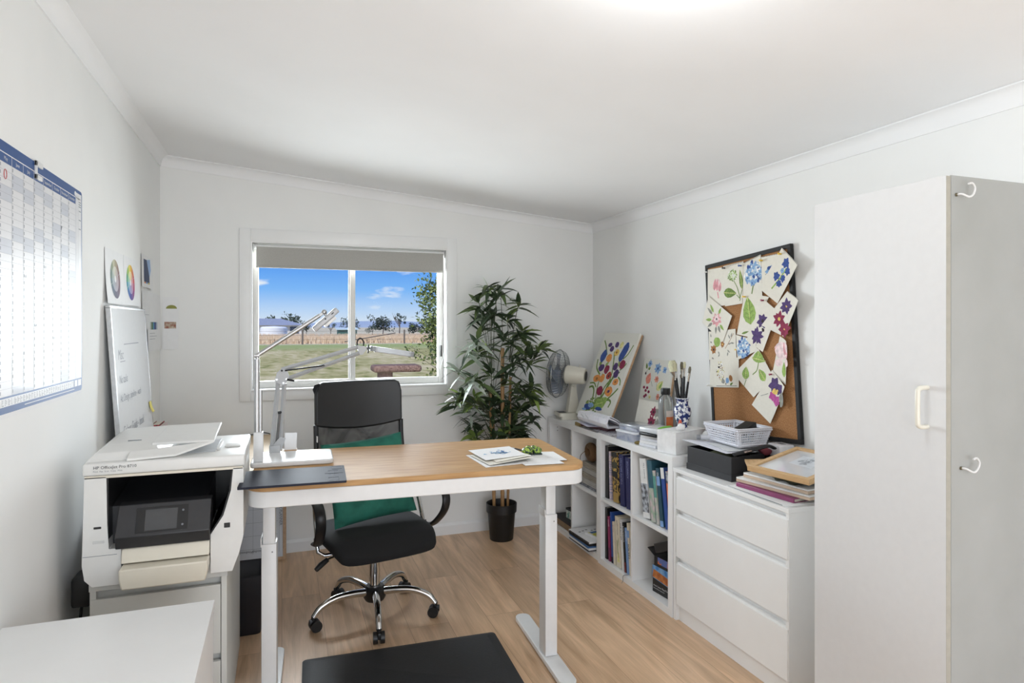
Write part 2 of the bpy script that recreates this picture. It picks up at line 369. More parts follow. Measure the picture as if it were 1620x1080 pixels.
# seat cushion
b = B(); rings = []
for i in range(15):
    f = i / 14; y = -.245 + .47 * f; w = .268 * (1 - .16 * abs(2 * f - 1) ** 3.5); zt = .452 + .012 * f - .05 * max(0, 1 - f / .2) ** 2; zb = .372 - .045 * max(0, 1 - f / .3) ** 1.2
    e = min(1, (min(f, 1 - f) / .06) ** .5 if min(f, 1 - f) < .06 else 1); zc = (zt + zb) / 2; h = (zt - zb) / 2 * max(.3, e)
    ring = []
    for k in range(24):
        an = 2 * PI * k / 24; c, s_ = math.cos(an), math.sin(an); n_ = 2 / 3.2
        px = math.copysign(abs(c) ** n_, c) * w; pz = math.copysign(abs(s_) ** n_, s_) * h
        ring.append((px, y, zc + pz + (.012 * (px / .25) ** 2 if s_ > 0 else 0)))
    rings.append(ring)
b.loft(rings, SEATF); b.build('seat', t, smooth=60, sub=1)
b = B(); b.box(-.11, .11, -.1, .13, .338, .366, BLK, .006); b.build('tilt_mechanism', t)
b = B(); b.tube([(-.1, -.03, .35), (-.22, -.04, .345), (-.26, -.05, .34)], .006, CHROME); b.tube([(-.25, -.05, .342), (-.285, -.06, .325), (-.31, -.07, .31)], [.012, .014, .011], BLK); b.build('height_lever', t)
# backrest
def backp(u, z, off=0):
    f = (z - .5) / .66; y = .195 + .075 * f + .02 * math.sin(f * PI) - .035 * (abs(u) / .24) ** 2 * 1.0
    return (u, y + off, z)
def outline(z):   # half width of the back at height z
    w = .235 + .018 * max(0, (.85 - z) / .35)
    if z > 1.09: w -= .045 * (1 - math.sqrt(max(0, 1 - ((z - 1.09) / .07) ** 2)))
    return w
b = B(); zs = [.6 + .33 * i / 9 for i in range(10)]
V = [[b.bm.verts.new(backp(outline(z) * (2 * k / 12 - 1) * .95, z + (.045 * (2 * k / 12 - 1) ** 2 if z > .9 else 0), .004)) for k in range(13)] for z in zs]
for r0, r1 in zip(V, V[1:]):
    for k in range(12): b.bm.faces.new((r0[k], r0[k + 1], r1[k + 1], r1[k]))
b.mi(MESHF); b.build('backrest_mesh', t, smooth=60)
b = B(); N = 16; rings = []
for k in range(N + 1):
    q = 2 * k / N - 1; ring = []
    zb = .905 + .03 * q * q
    for i in range(12): 
        z = zb + (1.158 - zb) * (i / 11)
        ring.append(Vector(backp(outline(z) * q, z, -.018)))
    for i in range(12):
        z = 1.158 - (1.158 - zb) * (i / 11)
        ring.append(Vector(backp(outline(z) * q, z, .022)))
    rings.append(ring)
b.loft(rings, LEATH); b.build('headrest', t, smooth=60, bevel=.01)
for s in (-1, 1):
    b = B(); P = [backp(s * outline(z) * .985, z) for z in (.94, .85, .75, .68)]
    b.tube(bez(P + [(s * .262, .15, .62)], 5), .0125, BLK, seg=10); b.build('back_frame', t)
    b = B(); P = bez([(s * .262, .15, .625), (s * .272, .1, .56), (s * .278, .03, .42)], 6); b.tube(P, .0105, CHROME, seg=12)
    b.tube([(s * .278, .03, .425), (s * .279, .025, .39)], .016, BLK, seg=12); b.tube([(s * .279, .025, .392), (s * .276, .02, .36), (s * .25, 0, .345), (s * .1, 0, .345)], .0095, CHROME, seg=12)
    b.build('back_upright', t)
    b = B(); P = bez([(s * .285, .03, .40), (s * .297, -.06, .43), (s * .31, -.15, .51), (s * .315, -.17, .58), (s * .315, -.12, .625), (s * .312, 0, .635), (s * .305, .1, .63), (s * .283, .145, .618)], 6)
    b.tube(P, [.019] * len(P), BLK, seg=12, flat=(1.25, .62)); b.build('armrest', t, smooth=60)
b = B(); b.box(-.252, -.25, .12, .14, .87, .9, PAPER, T=tr(0, 0, 0)); b.build('care_tag', t)

# cushion
GREEN = mat('emerald_velvet', (38, 116, 98), .8, rgb2=(26, 96, 80), nscale=14, bump=.2)
b = B(); n = 22
def cush(side):
    rows = []
    for i in range(n + 1):
        row = []
        for k in range(n + 1):
            x = 2 * k / n - 1; y = 2 * i / n - 1
            th = .062 * (max(0, 1 - abs(x) ** 2.6) * max(0, 1 - abs(y) ** 2.6)) ** .55
            pin = 1 - .05 * (1 - abs(x) ** 2) * abs(y) ** 3; pin2 = 1 - .05 * (1 - abs(y) ** 2) * abs(x) ** 3
            wr = .004 * math.sin(9 * x + 5 * y) * (1 - x * x) + .003 * math.sin(14 * y - 6 * x)
            row.append(b.bm.verts.new((x * .215 * pin2, y * .21 * pin, side * (th + .002) + wr * (1 - y * y) * (1 - x * x))))
        rows.append(row)
    for i in range(n):
        for k in range(n): b.bm.faces.new((rows[i][k], rows[i][k + 1], rows[i + 1][k + 1], rows[i + 1][k]))
    return rows
A_ = cush(1); C_ = cush(-1); b.mi(GREEN)
bmesh.ops.remove_doubles(b.bm, verts=b.bm.verts, dist=.0045)
o = b.build('cushion', smooth=80); tag(o, 'emerald green square cushion leaning on the office chair seat', 'cushion')
o.matrix_world = tr(.438, 3.242, 0) @ rot(z=12) @ tr(.0, .075, .672) @ rot(y=-4) @ rot(x=68)

# ---------------------------------------------------------------- black standing mat
MATB = mat('rubber_mat', (34, 35, 37), .55, var=.1, nscale=120, bump=.25)
b = B(); w, d, e = .43, .26, .045
lo = rrect(-w, w, -d, d, .02, 4); hi = rrect(-w + e, w - e, -d + e, d - e, .012, 4)
b.loft([[(x, y, 0) for x, y in lo], [(x, y, .006) for x, y in lo], [(x, y, .02) for x, y in hi]], MATB)
tag(place(b.build('floor_mat', smooth=20), (.502, 2.62, 0), -2.5), 'thick black rubber mat with sloping edges on the floor under the desk', 'mat')

# ---------------------------------------------------------------- cube shelves along the right wall
def cube_shelf(name_label, x0, y0, y1, h):
    t = thing('cube_shelf', name_label, 'shelf', (x0, y0, 0), 0, None)
    D = XR - x0 - .004; W = y1 - y0; o_, i_ = .038, .018
    b = B(); b.box(0, D, 0, W, h - o_, h, W_FURN, .001); b.build('top_panel', t, smooth=20)
    b = B(); b.box(0, D, 0, W, 0, o_, W_FURN, .001); b.build('bottom_panel', t, smooth=20)
    for y in (0, W - o_):
        b = B(); b.box(0, D, y, y + o_, o_, h - o_, W_FURN, .001)
        for zz in (h - .075, h - .1, .06, .085):
            b.cyl((.06, y + (o_ if y == 0 else 0), zz), (.06, y + (o_ + .0004 if y == 0 else -.0004), zz), .003, BLK, seg=10)
        b.build('side_panel', t, smooth=20)
    b = B(); b.box(.002, D, W / 2 - i_ / 2, W / 2 + i_ / 2, o_, h - o_, W_FURN, .001); b.build('divider', t, smooth=20)
    for ya, yb in ((o_, W / 2 - i_ / 2), (W / 2 + i_ / 2, W - o_)):
        b = B(); b.box(.002, D, ya, yb, h / 2 - i_ / 2, h / 2 + i_ / 2, W_FURN, .001); b.build('shelf_board', t, smooth=20)
    return t
S1 = dict(x=1.835, y0=3.502, y1=4.306, h=.787); S2 = dict(x=1.823, y0=2.706, y1=3.498, h=.797)
cube_shelf('white four cube shelf nearest the back wall, its top carrying the fan', S1['x'], S1['y0'], S1['y1'], S1['h'])
cube_shelf('white four cube shelf full of upright books beside the drawer chest', S2['x'], S2['y0'], S2['y1'], S2['h'])

# ---------------------------------------------------------------- chest of drawers
t = thing('drawer_chest', 'white chest of three wide drawers between cube shelf and wardrobe', 'chest of drawers', (1.823, 1.935, 0))
W = .767; D = XR - 1.823 - .004; H = .75
b = B(); b.box(0, D, -.002, W, H - .019, H, W_FURN, .0015); b.build('top_panel', t, smooth=20)
for y0, y1 in ((0, .017), (W - .022, W - .002)):
    b = B(); b.box(.004, D, y0, y1, 0, H - .019, W_FURN, .001); b.build('side_panel', t, smooth=20)
b = B(); b.box(.022, .036, .017, W - .022, 0, H - .02, W_FURN); b.box(.03, .04, .017, W - .022, 0, .09, W_FURN); b.build('carcass', t, smooth=20)
for z0, z1 in ((.084, .285), (.317, .52), (.552, .706)):
    dr = B(); dr.box(.0, .018, .004, W - .03, z0, z1, W_FURN, .002); dr.box(.006, .02, .02, W - .03, z1, z1 + .008, W_FURN)
    dr.box(.018, .3, .03, W - .04, z0 + .01, z1 - .02, W_FURN); dr.build('drawer', t, smooth=20)
    b = B(); b.box(.001, .022, W - .03, W - .0225, z0 + .02, z1 + .03, W_FURN2, .001); b.build('edge_strip', t, smooth=20)

# ---------------------------------------------------------------- wardrobe
t = thing('wardrobe', 'tall white single door wardrobe at the right edge of the room', 'wardrobe', (1.63, 1.18, 0))
D = XR - 1.63 - .004; W = .436; H = 1.846
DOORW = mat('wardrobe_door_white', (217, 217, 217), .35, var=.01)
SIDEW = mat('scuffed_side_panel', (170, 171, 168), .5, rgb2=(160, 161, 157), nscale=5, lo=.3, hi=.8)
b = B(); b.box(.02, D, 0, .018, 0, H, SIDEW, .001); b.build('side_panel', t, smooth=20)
b = B(); b.box(.0168, .0198, .003, W - .004, .004, H - .004, mat('door_gap_shade', (60, 58, 54), .8)); b.box(.02, D, W - .018, W, 0, H, W_FURN); b.box(.02, D, .018, W - .018, H - .018, H, W_FURN); b.box(.02, D, .018, W - .018, .0, .07, W_FURN); b.box(D - .01, D, .018, W - .018, .07, H - .018, W_FURN); b.build('carcass', t, smooth=20)  # thin dark box stands in for the shade inside the door gap
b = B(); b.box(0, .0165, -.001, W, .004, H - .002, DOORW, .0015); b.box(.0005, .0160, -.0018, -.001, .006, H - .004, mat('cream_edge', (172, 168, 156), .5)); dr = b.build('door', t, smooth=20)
HND = mat('cream_handle', (226, 222, 208), .3, var=.01)
b = B(); hz0, hz1 = 1.18, 1.285; hy = .05
b.tube(bez([(.002, hy, hz0), (-.02, hy, hz0), (-.032, hy, hz0 + .004), (-.036, hy, hz0 + .016), (-.036, hy, hz1 - .016), (-.032, hy, hz1 - .004), (-.02, hy, hz1), (.002, hy, hz1)], 5), .0062, HND, seg=12); b.build('handle', dr, smooth=60)['label'] = 'cream D shaped pull handle'
for hx, hz, lab in ((.038, 1.795, 'upper'), (.055, 1.075, 'lower')):
    h = thing('cup_hook', f'white screw hook on the wardrobe side, the {lab} of the two', 'hook', (1.63 + hx, 1.18, hz))
    b = B(); b.tube(bez([(0, .006, 0), (.004, -.012, .0), (.018, -.022, -.008), (.034, -.022, .0), (.04, -.022, .016), (.03, -.022, .028), (.016, -.022, .026)], 6), .0028, W_METAL, seg=8); b.cyl((0, 0, 0), (.001, -.004, 0), .0045, mat('dull_brass', (120, 112, 90), .4, .8), seg=10); b.build('hook', h, smooth=60)

# ---------------------------------------------------------------- white cabinet front left
t = thing('low_cabinet', 'white flat topped cabinet in the front left corner', 'cabinet', (XL + .002, 1.42, 0))
b = B(); b.box(0, .506, 0, .6, .64, .661, W_FURN, .0012); b.build('top_panel', t, smooth=20)
for x in (0.002, .484):
    b = B(); b.box(x, x + .018, .018, .598, 0, .64, W_FURN, .001); b.build('side_panel', t, smooth=20)
b = B(); b.box(.02, .484, .58, .59, 0, .64, W_FURN); b.box(.02, .484, .02, .58, .05, .068, W_FURN); b.build('carcass', t, smooth=20)
for x0, x1 in ((.003, .25), (.253, .501)):
    b = B(); b.box(x0, x1, -.002, .016, .06, .637, W_FURN, .001); b.build('door', t, smooth=20)

# ---------------------------------------------------------------- printer cabinet
t = thing('drawer_unit', 'narrow off white drawer unit under the printer by left wall', 'drawer unit', (-.592, 2.42, 0))
W = .414; D = .73; H = .606
b = B(); b.box(0, W, 0, D, H - .024, H, W_FURN2, .0015); b.build('top_panel', t, smooth=20)
for x in (.002, W - .02):
    b = B(); b.box(x, x + .018, .004, D, 0, H - .02, W_FURN2, .001); b.build('side_panel', t, smooth=20)
b = B(); b.box(.02, W - .02, .03, D, .02, H - .021, W_FURN2); b.build('carcass', t, smooth=20)
for z0, z1 in ((.06, .29), (.318, .555)):
    b = B(); b.box(.003, W - .022, .0, .018, z0, z1, W_FURN2, .0015); b.build('drawer', t, smooth=20)

# ---------------------------------------------------------------- wooden side table in the corner
PINE = wood('pale_pine', (206, 178, 142), (224, 202, 170), .45, 'X', 5)
t = thing('corner_table', 'pale wooden table in the back left corner behind the printer', 'table', (XL + .004, 2.9, 0))
b = B(); b.box(0, .625, 0, 1.41, .738, .765, PINE, .002); b.build('tabletop', t, smooth=20)
for x, y in ((.02, .03), (.02, 1.34), (.3, .35), (.2, 1.34)):
    b = B(); b.box(x, x + .045, y, y + .045, 0, .738, PINE, .002); b.build('leg', t, smooth=20)

# ================================================================ left wall: wall planner calendar
def frame(o, u, v):
    """matrix mapping local (u right, v up, w out) onto the world"""
    u = Vector(u).normalized(); v = Vector(v).normalized(); w = u.cross(v)
    return Matrix(((u.x, v.x, w.x, o[0]), (u.y, v.y, w.y, o[1]), (u.z, v.z, w.z, o[2]), (0, 0, 0, 1)))
BLUEB = mat('calendar_blue', (48, 82, 138), .45, var=.03, coat=.03, spec=.2)
CALP = mat('calendar_gloss_paper', (222, 222, 224), .45, var=.01, coat=.05, spec=.15); _M['calendar_gloss_paper'].node_tree.nodes['Principled BSDF'].inputs['Coat Roughness'].default_value = .28
CALG = mat('calendar_grey', (200, 203, 211), .45, var=.01, coat=.05, spec=.15); CALL = mat('calendar_line', (140, 144, 152), .5); WHT = mat('print_white', (240, 240, 242), .5, coat=1.)
# local: u along the wall to the right (+Y), origin at the lower right corner
CW, CH = 1.24, .718
t = thing('wall_calendar', 'large blue bordered year planner hung on the left wall', 'calendar', (0, 0, 0))
t.matrix_world = frame((XL + .001, 2.723, 1.218), (0, 1, 0), (0, 0, 1))
b = B(); b.prism([(x - CW / 2, y + CH / 2) for x, y in rrect(-CW / 2, CW / 2, -CH / 2, CH / 2, .014, 4)], .0, .002, BLUEB); b.box(-CW + .003, -.001, -.013, .004, 0, .0012, PAPER)
b.build('backing_sheet', t, smooth=0)
b = B(); colw = .0807
x1 = -.0775; x0 = x1 - 12 * colw
b.box(x0 - .03, x1 + .0, .045, CH - .055, .002, .0023, CALP)
b.box(x1 + .002, -.009, .045, CH - .012, .002, .0023, CALP)
b.box(x0 - .03, -.02, CH - .031, CH - .0285, .002, .0023, WHT)
rng = random.Random(3)
rows = 31; z0, z1 = .045, CH - .055; rh = (z1 - z0) / rows
for c in range(12):
    xa = x0 + c * colw; wk = rng.randrange(7)
    for r in range(rows):
        zb = z1 - (r + 1) * rh
        if (r + wk) % 7 in (5, 6): b.box(xa, xa + colw, zb, zb + rh, .0023, .00245, CALG)
        b.box(xa + .004, xa + .007, zb + rh * .3, zb + rh * .75, .00245, .0026, GREYLINE)
    if c: b.box(xa - .0005, xa + .0005, z0, z1, .00245, .0026, CALL); b.box(xa - .0005, xa + .0005, z1, CH - .031, .002, .0023, WHT)
for r in range(rows): b.box(x0, x1, z1 - r * rh - .0004, z1 - r * rh, .00245, .0026, CALL)
for xx in (-.062, -.045): b.box(xx, xx + .0006, .045, CH - .02, .0023, .0025, CALL)
for r in range(14): b.box(-.04, -.015, CH - .04 - r * .008, CH - .043 - r * .008, .0023, .0025, GREYLINE) if r < 3 or r % 4 == 0 else None
b.box(x0 - .03, x1 - .02, .018, .040, .002, .0023, CALP); b.box(-.088, -.056, .018, .040, .002, .0023, CALP); b.box(-.048, -.012, .018, .040, .002, .0023, CALP)
for k in range(46):
    xx = x0 + k * .021
    for r in range(4): b.box(xx, xx + .004 + .011 * rng.random(), .021 + r * .0045, .0225 + r * .0045, .0023, .0025, GREYLINE)
b.box(-.55, -.09, .0085, .0105, .002, .0022, WHT)
for i, mth in enumerate('January February March April May June July August September October November December'.split()):
    add_text(b, mth, .0145, WHT, tr(x0 + (i + .5) * colw, CH - .043, .0024), 'CENTER')
RED = mat('marker_red', (190, 50, 48), .5)
b.tube([(x0 + 5 * colw - .045 + .009 * math.cos(a), z1 - .03 + .013 * math.sin(a), .0028) for a in [i * .52 for i in range(13)]], .0009, RED, seg=4)
for (c, r, s_) in ((10, 5, 1), (6, 14, 0), (7, 21, 0), (8, 12, 0), (9, 23, 0)):
    xa = x0 + c * colw + .008; za = z1 - (r + .5) * rh
    if s_: b.poly([(xa - .008, za + .011, .0027), (xa + .008, za + .009, .0027), (xa - .006, za - .012, .0027)], GREYLINE)
    else: add_text(b, 'call', .012, GREYLINE, tr(xa, za, .0027))
b.build('printed_grid', t, smooth=0)
b = B(); b.lathe([(0, .0035), (.008, .0035), (.008, .002)], PAPER, seg=16, c=(-.082, CH - .018)); b.build('round_sticker', t)
b = B(); q = -.475; b.box(q, q + .008, CH - .05, CH + .004, .002, .008, W_METAL, .001); b.box(q, q + .055, CH - .012, CH + .004, .002, .008, W_METAL, .001); b.box(q, q + .05, CH - .05, CH - .036, .002, .008, W_METAL, .001); b.build('hanging_clip', t, smooth=20)

# ---------------------------------------------------------------- papers on the wall
def sheet_on(name, label, cat, M, w, h, draw=None, m=PAPER, curl=0., group=None, out=.001):
    b = B(); n = 6; rows = []
    for i in range(n + 1):
        rows.append([b.bm.verts.new((w * k / n, h * i / n, out + curl * (1 - i / n) ** 2)) for k in range(n + 1)])
    for i in range(n):
        for k in range(n): b.bm.faces.new((rows[i][k], rows[i][k + 1], rows[i + 1][k + 1], rows[i + 1][k]))
    b.mi(m)
    r = bmesh.ops.extrude_face_region(b.bm, geom=list(b.bm.faces))
    for e in r['geom']:
        if isinstance(e, bmesh.types.BMVert): e.co.z -= .0006
    if draw:
        old = set(b.bm.verts); draw(b, None)
        for v in b.bm.verts:
            if v not in old: v.co.z = (v.co.z % .004 if v.co.z < .02 else v.co.z) * .25 + out + .0003 + curl * max(0, 1 - v.co.y / h) ** 2
    o = b.build(name, None, smooth=40); tag(o, label, cat, group); o.matrix_world = M; return o
def disc(b, cx, cy, r0, r1, a0, a1, m, w, n=4):
    A = [R(a0 + (a1 - a0) * i / n) for i in range(n + 1)]
    b.poly([(cx + r1 * math.cos(a), cy + r1 * math.sin(a), w) for a in A] + ([(cx + r0 * math.cos(a), cy + r0 * math.sin(a), w) for a in A[::-1]] if r0 else [(cx, cy, w)]), m)
def lw(y, z): return frame((XL + .0015, y, z), (0, 1, 0), (0, 0, 1))
HUES = [(196, 60, 70), (205, 110, 60), (222, 170, 60), (226, 214, 90), (150, 190, 90), (80, 160, 120), (60, 150, 170), (60, 110, 180), (80, 80, 160), (110, 70, 150), (140, 60, 130), (170, 60, 100)]
def wheel(muted):
    def d(b, wf):
        cx, cy = (.16, .11) if muted else (.13, .11)
        for k in range(12):
            c = HUES[k]; g = sum(c) / 3
            if muted: c = tuple(int(g * .75 + x * .25) for x in c)
            nm = f'wheel_{muted}_{k}'
            disc(b, cx, cy, .055, .085, k * 30, k * 30 + 30, mat(nm, c, .8), .0016)
            c2 = tuple(int(x * .5 + 120) for x in c)
            disc(b, cx, cy, .015, .055, k * 30, k * 30 + 30, mat(nm + 'b', c2, .8), .0016)
        for a in (20, 110, 200, 290): disc(b, cx, cy, .0, .087, a - .6, a + .6, WHT, .0018, 1)
    return d
sheet_on('printed_sheet', 'sheet with a muted grey colour wheel taped to the left wall', 'paper', lw(3.045, 1.545), .33, .232, wheel(1), curl=.012)
sheet_on('printed_sheet', 'sheet with a bright rainbow colour wheel taped to the left wall', 'paper', lw(3.37, 1.548), .33, .23, wheel(0), curl=.01, out=.0022)
NAVY = mat('print_navy', (44, 62, 98), .6); SKY = mat('print_sky', (150, 180, 220), .6)
def doc(b, wf):
    b.poly([(.05, .03, .004), (.2, .03, .004), (.2, .06, .004), (.13, .15, .004), (.05, .15, .004)], NAVY)
    b.poly([(.2, .06, .0041), (.24, .1, .0041), (.22, .16, .0041), (.13, .15, .0041)], SKY)
    for k, c in enumerate(((200, 120, 60), (90, 140, 190), (205, 190, 90))): b.box(.055 + k * .05, .1 + k * .05, .022, .03, .004, .0044, mat(f'swatch{k}', c, .6))
    for k, s_ in enumerate(('Studio', 'Colour Plan', '2023')): add_text(b, s_, .014, WHT, tr(.06, .11 - k * .022, .0045))
sheet_on('printed_sheet', 'sheet with a navy blue cover design high on the left wall near the corner', 'paper', lw(3.765, 1.655), .3, .172, doc, curl=.003, out=.0035)
def card1(b, wf):
    for k, c in enumerate(((190, 196, 190), (110, 130, 110), (70, 110, 80), (90, 160, 190), (60, 90, 160), (50, 50, 110), (150, 170, 190), (210, 214, 216))): b.box(.06 + k * .028, .088 + k * .028, .12, .162, .004, .0115, mat(f'strip{k}', c, .7))
    for k in range(3): b.box(.05, .2 + .05 * (k % 2), .098 - k * .016, .1 - k * .016, .004, .0112, CALL)
sheet_on('printed_sheet', 'folded sheet with a strip of blue and green swatches on the left wall', 'paper', lw(3.925, 1.31), .38, .325, card1, curl=.004, out=.003)
def card0(b, wf): b.box(.04, .17, .08, .0815, .003, .0036, CALL)
sheet_on('printed_sheet', 'plain white folded sheet hanging behind the swatch strip sheet', 'paper', lw(3.78, 1.43), .17, .205, card0, curl=.008, out=.0025)
def card2(b, wf):
    b.poly([(.02, .245, .0016)] + [(.05 + .03 * math.cos(R(a)), .245 + .022 * math.sin(R(a)), .0016) for a in range(180, -1, -20)][::-1], mat('print_olive', (140, 140, 70), .7))
    b.box(.012, .075, .125, .165, .0008, .0016, mat('print_food', (150, 96, 80), .7, rgb2=(200, 190, 170), nscale=60))
sheet_on('printed_sheet', 'narrow sheet with small food pictures on the back wall in the left corner', 'paper', frame((XL + .012, YB - .0015, 1.31), (1, 0, 0), (0, 0, 1)), .088, .315, card2, curl=.004, out=.001)

# ---------------------------------------------------------------- leaning whiteboard
t = thing('whiteboard', 'handwritten whiteboard leaning on the left wall behind the printer', 'whiteboard', (0, 0, 0))
WBW, WBH = .71, .772
t.matrix_world = frame((XL + .075, 3.035, .7655), (0, 1, 0), (-.068, 0, .995))
b = B(); b.box(.008, WBW - .008, .008, WBH - .008, -.014, -.001, mat('whiteboard_enamel', (222, 224, 226), .18, var=.01)); 
INK = mat('marker_ink', (98, 100, 108), .6)
def hand(s_, x, y, sz, m=INK): add_text(b, s_, sz, m, tr(x, y, -.0006) @ Matrix(((1, .25, 0, 0), (0, 1, 0, 0), (0, 0, 1, 0), (0, 0, 0, 1))), sx=.85)
hand('Misc', .08, .56, .062); b.box(.11, .2, .53, .533, -.001, -.0005, INK); b.box(.2, .5, .603, .607, -.001, -.0005, INK)
hand('No tasks', .07, .455, .05); hand('Ad. Design, pipeline - wash', .06, .375, .045); hand('Colour Guide - book', .07, .235, .058); hand('- tax - luke', .1, .16, .05); hand('Designing', .12, .06, .062)
b.build('writing_surface', t, smooth=0)
b = B()
b.box(0, WBW, 0, .01, -.018, .001, ALU, .002); b.box(0, WBW, WBH - .01, WBH, -.018, .001, ALU, .002); b.box(0, .01, .01, WBH - .01, -.018, .001, ALU, .002); b.box(WBW - .01, WBW, .01, WBH - .01, -.018, .001, ALU, .002); b.build('frame', t, smooth=20)
YEL = mat('sticky_yellow', (236, 222, 120), .8)
b = B(); b.loft([[(0, .055 - .0055 * i, .0015 + .012 * (i / 10) ** 2) for i in range(11)], [(.055, .055 - .0055 * i, .0015 + .012 * (i / 10) ** 2) for i in range(11)]], YEL, caps=False, closed=False)
o = b.build('sticky_note', None, smooth=60, solid=.0006); tag(o, 'yellow sticky note near the right edge of the leaning whiteboard', 'note'); o.matrix_world = t.matrix_world @ tr(.635, .245, 0)

# ---------------------------------------------------------------- framed planner board under the table
t = thing('planner_board', 'wood framed weekly planner stood upside down against back wall under the table', 'board', (0, 0, 0))
t.matrix_world = frame((-.36, 4.2, 0.001), (1, 0, 0), (0, .16, .987))
PW, PH = .386, .6
b = B(); b.box(.02, PW - .02, .02, PH - .02, -.012, -.004, mat('planner_sheet', (206, 209, 214), .5, var=.01))
for k in range(6): b.box(.05, PW - .05, .08 + k * .078, .0812 + k * .078, -.004, -.0034, GREYLINE)
for k in range(5): b.box(.04 + k * .076, .0412 + k * .076, .05, PH - .05, -.004, -.0034, GREYLINE)
for k, d in enumerate(('Monday', 'Tuesday', 'Wednesday', 'Thursday')): add_text(b, d, .02, mat('ink_dark', (70, 72, 78), .6), tr(PW - .085 - k * .076, .066, -.0032) @ rot(z=180), 'CENTER')
add_text(b, 'WEEKLY PLANNER', .022, mat('ink_dark', (70, 72, 78), .6), tr(PW - .032, .3, -.0032) @ rot(z=-90), 'CENTER')
b.build('planner_sheet', t, smooth=0)
PINE2 = wood('pine_frame', (176, 140, 104), (198, 164, 128), .5, 'Z', 5)
b = B(); b.box(0, .02, 0, PH, -.018, 0, PINE2, .001); b.box(PW - .02, PW, 0, PH, -.018, 0, PINE2, .001); b.box(.02, PW - .02, 0, .02, -.018, 0, PINE2, .001); b.box(.02, PW - .02, PH - .02, PH, -.018, 0, PINE2, .001); b.build('frame', t, smooth=20)

# ---------------------------------------------------------------- waste bin
t = thing('waste_bin', 'black plastic waste paper bin beside the drawer unit', 'bin', (-.165, 3.315, 0))
b = B(); ro = lambda f, g: rrect(-.095 * f, .095 * f, -.115 * f, .115 * f, .03 * f, 5)
b.loft([[(x, y, z) for x, y in ro(f, 0)] for f, z in ((.74, 0), (.76, .004), (1.0, .27), (1.05, .272), (1.06, .282), (1.02, .286), (.96, .278), (.72, .012))], mat('bin_black', (28, 28, 34), .35)); b.build('bin_body', t, smooth=40)
b = B(); rng = random.Random(5)
for k in range(3):
    b.sphere((rng.uniform(-.03, .03), -.04 + .04 * k, .18 + .01 * k), (.035, .04, .03), PAPER, 8)
for v in b.bm.verts: v.co += Vector((rng.uniform(-1, 1), rng.uniform(-1, 1), rng.uniform(-1, 1))) * .006
o = b.build('crumpled_paper', None, smooth=0); tag(o, 'crumpled white paper lying in the waste bin', 'paper'); o.location = (-.165, 3.315, -.02)

# ---------------------------------------------------------------- books on the corner table
def plain_box(name, label, cat, x0, x1, y0, y1, z0, z1, m, draw=None, bev=.001, group=None, rz=0, extra=None):
    b = B(); w, d, h = x1 - x0, y1 - y0, z1 - z0
    b.box(-w / 2, w / 2, -d / 2, d / 2, 0, h, m, bev)
    if draw: draw(b, w, d, h)
    o = b.build(name, None, smooth=20); tag(o, label, cat, group); o.location = ((x0 + x1) / 2, (y0 + y1) / 2, z0); o.rotation_euler = (0, 0, R(rz)); return o
def stand_book(name, label, x0, x1, y0, y1, z0, z1, cover, spine_axis='x-', rz=0, ry=0, rx=0, extra=None, group=None):
    """upright book; spine faces -X (or -Y); cover boards and page block are separate parts"""
    t = thing(name, label, 'book', ((x0 + x1) / 2, (y0 + y1) / 2, z0), 0, group); w, d, h = x1 - x0, y1 - y0, z1 - z0
    b = B(); c = min(.003, d * .15) if spine_axis == 'x-' else min(.003, w * .15)
    if spine_axis == 'x-':
        b.box(-w / 2, w / 2, -d / 2, -d / 2 + c, 0, h, cover); b.box(-w / 2, w / 2, d / 2 - c, d / 2, 0, h, cover); b.box(-w / 2, -w / 2 + c, -d / 2 + c, d / 2 - c, 0, h, cover)
    else:
        b.box(-w / 2, -w / 2 + c, -d / 2, d / 2, 0, h, cover); b.box(w / 2 - c, w / 2, -d / 2, d / 2, 0, h, cover); b.box(-w / 2 + c, w / 2 - c, -d / 2, -d / 2 + c, 0, h, cover)
    if extra: extra(b, w, d, h)
    b.build('cover', t, smooth=0)
    b = B()
    if spine_axis == 'x-': b.box(-w / 2 + c, w / 2 - .004, -d / 2 + c, d / 2 - c, .003, h - .003, mat('book_pages', (226, 221, 208), .9, stretch=(1, 200, 1), nscale=3))
    else: b.box(-w / 2 + c, w / 2 - c, -d / 2 + c, d / 2 - .004, .003, h - .003, mat('book_pages', (226, 221, 208), .9))
    b.build('pages', t, smooth=0)
    t.rotation_euler = (R(rx), R(ry), R(rz)); return t
FLOR = mat('floral_dark_cover', (60, 50, 40), .6, rgb2=(190, 70, 80), nscale=70, lo=.48, hi=.56)
stand_book('book', 'dark floral covered book upright on the corner table by the whiteboard', -.676, -.634, 3.96, 4.12, .7655, .906, FLOR, 'y-')
stand_book('book', 'thin white and pink book upright on the corner table, middle of three', -.632, -.618, 3.97, 4.12, .7655, .9, mat('pale_pink_cover', (232, 214, 216), .6), 'y-')
stand_book('book', 'small grey patterned book upright on the corner table, right of the thin white one', -.612, -.587, 3.98, 4.1, .7655, .88, mat('grey_pattern', (70, 72, 84), .6, rgb2=(200, 200, 204), nscale=110, lo=.45, hi=.55), 'y-')
b = B(); b.tube(bez([(-.22, 4.29, .7695), (-.17, 4.285, .774), (-.12, 4.28, .784), (-.08, 4.285, .776), (-.07, 4.29, .7695)], 6), .003, BLK, seg=6); tag(b.build('black_cable', None), 'black cable lying along the back of the corner table', 'cable')

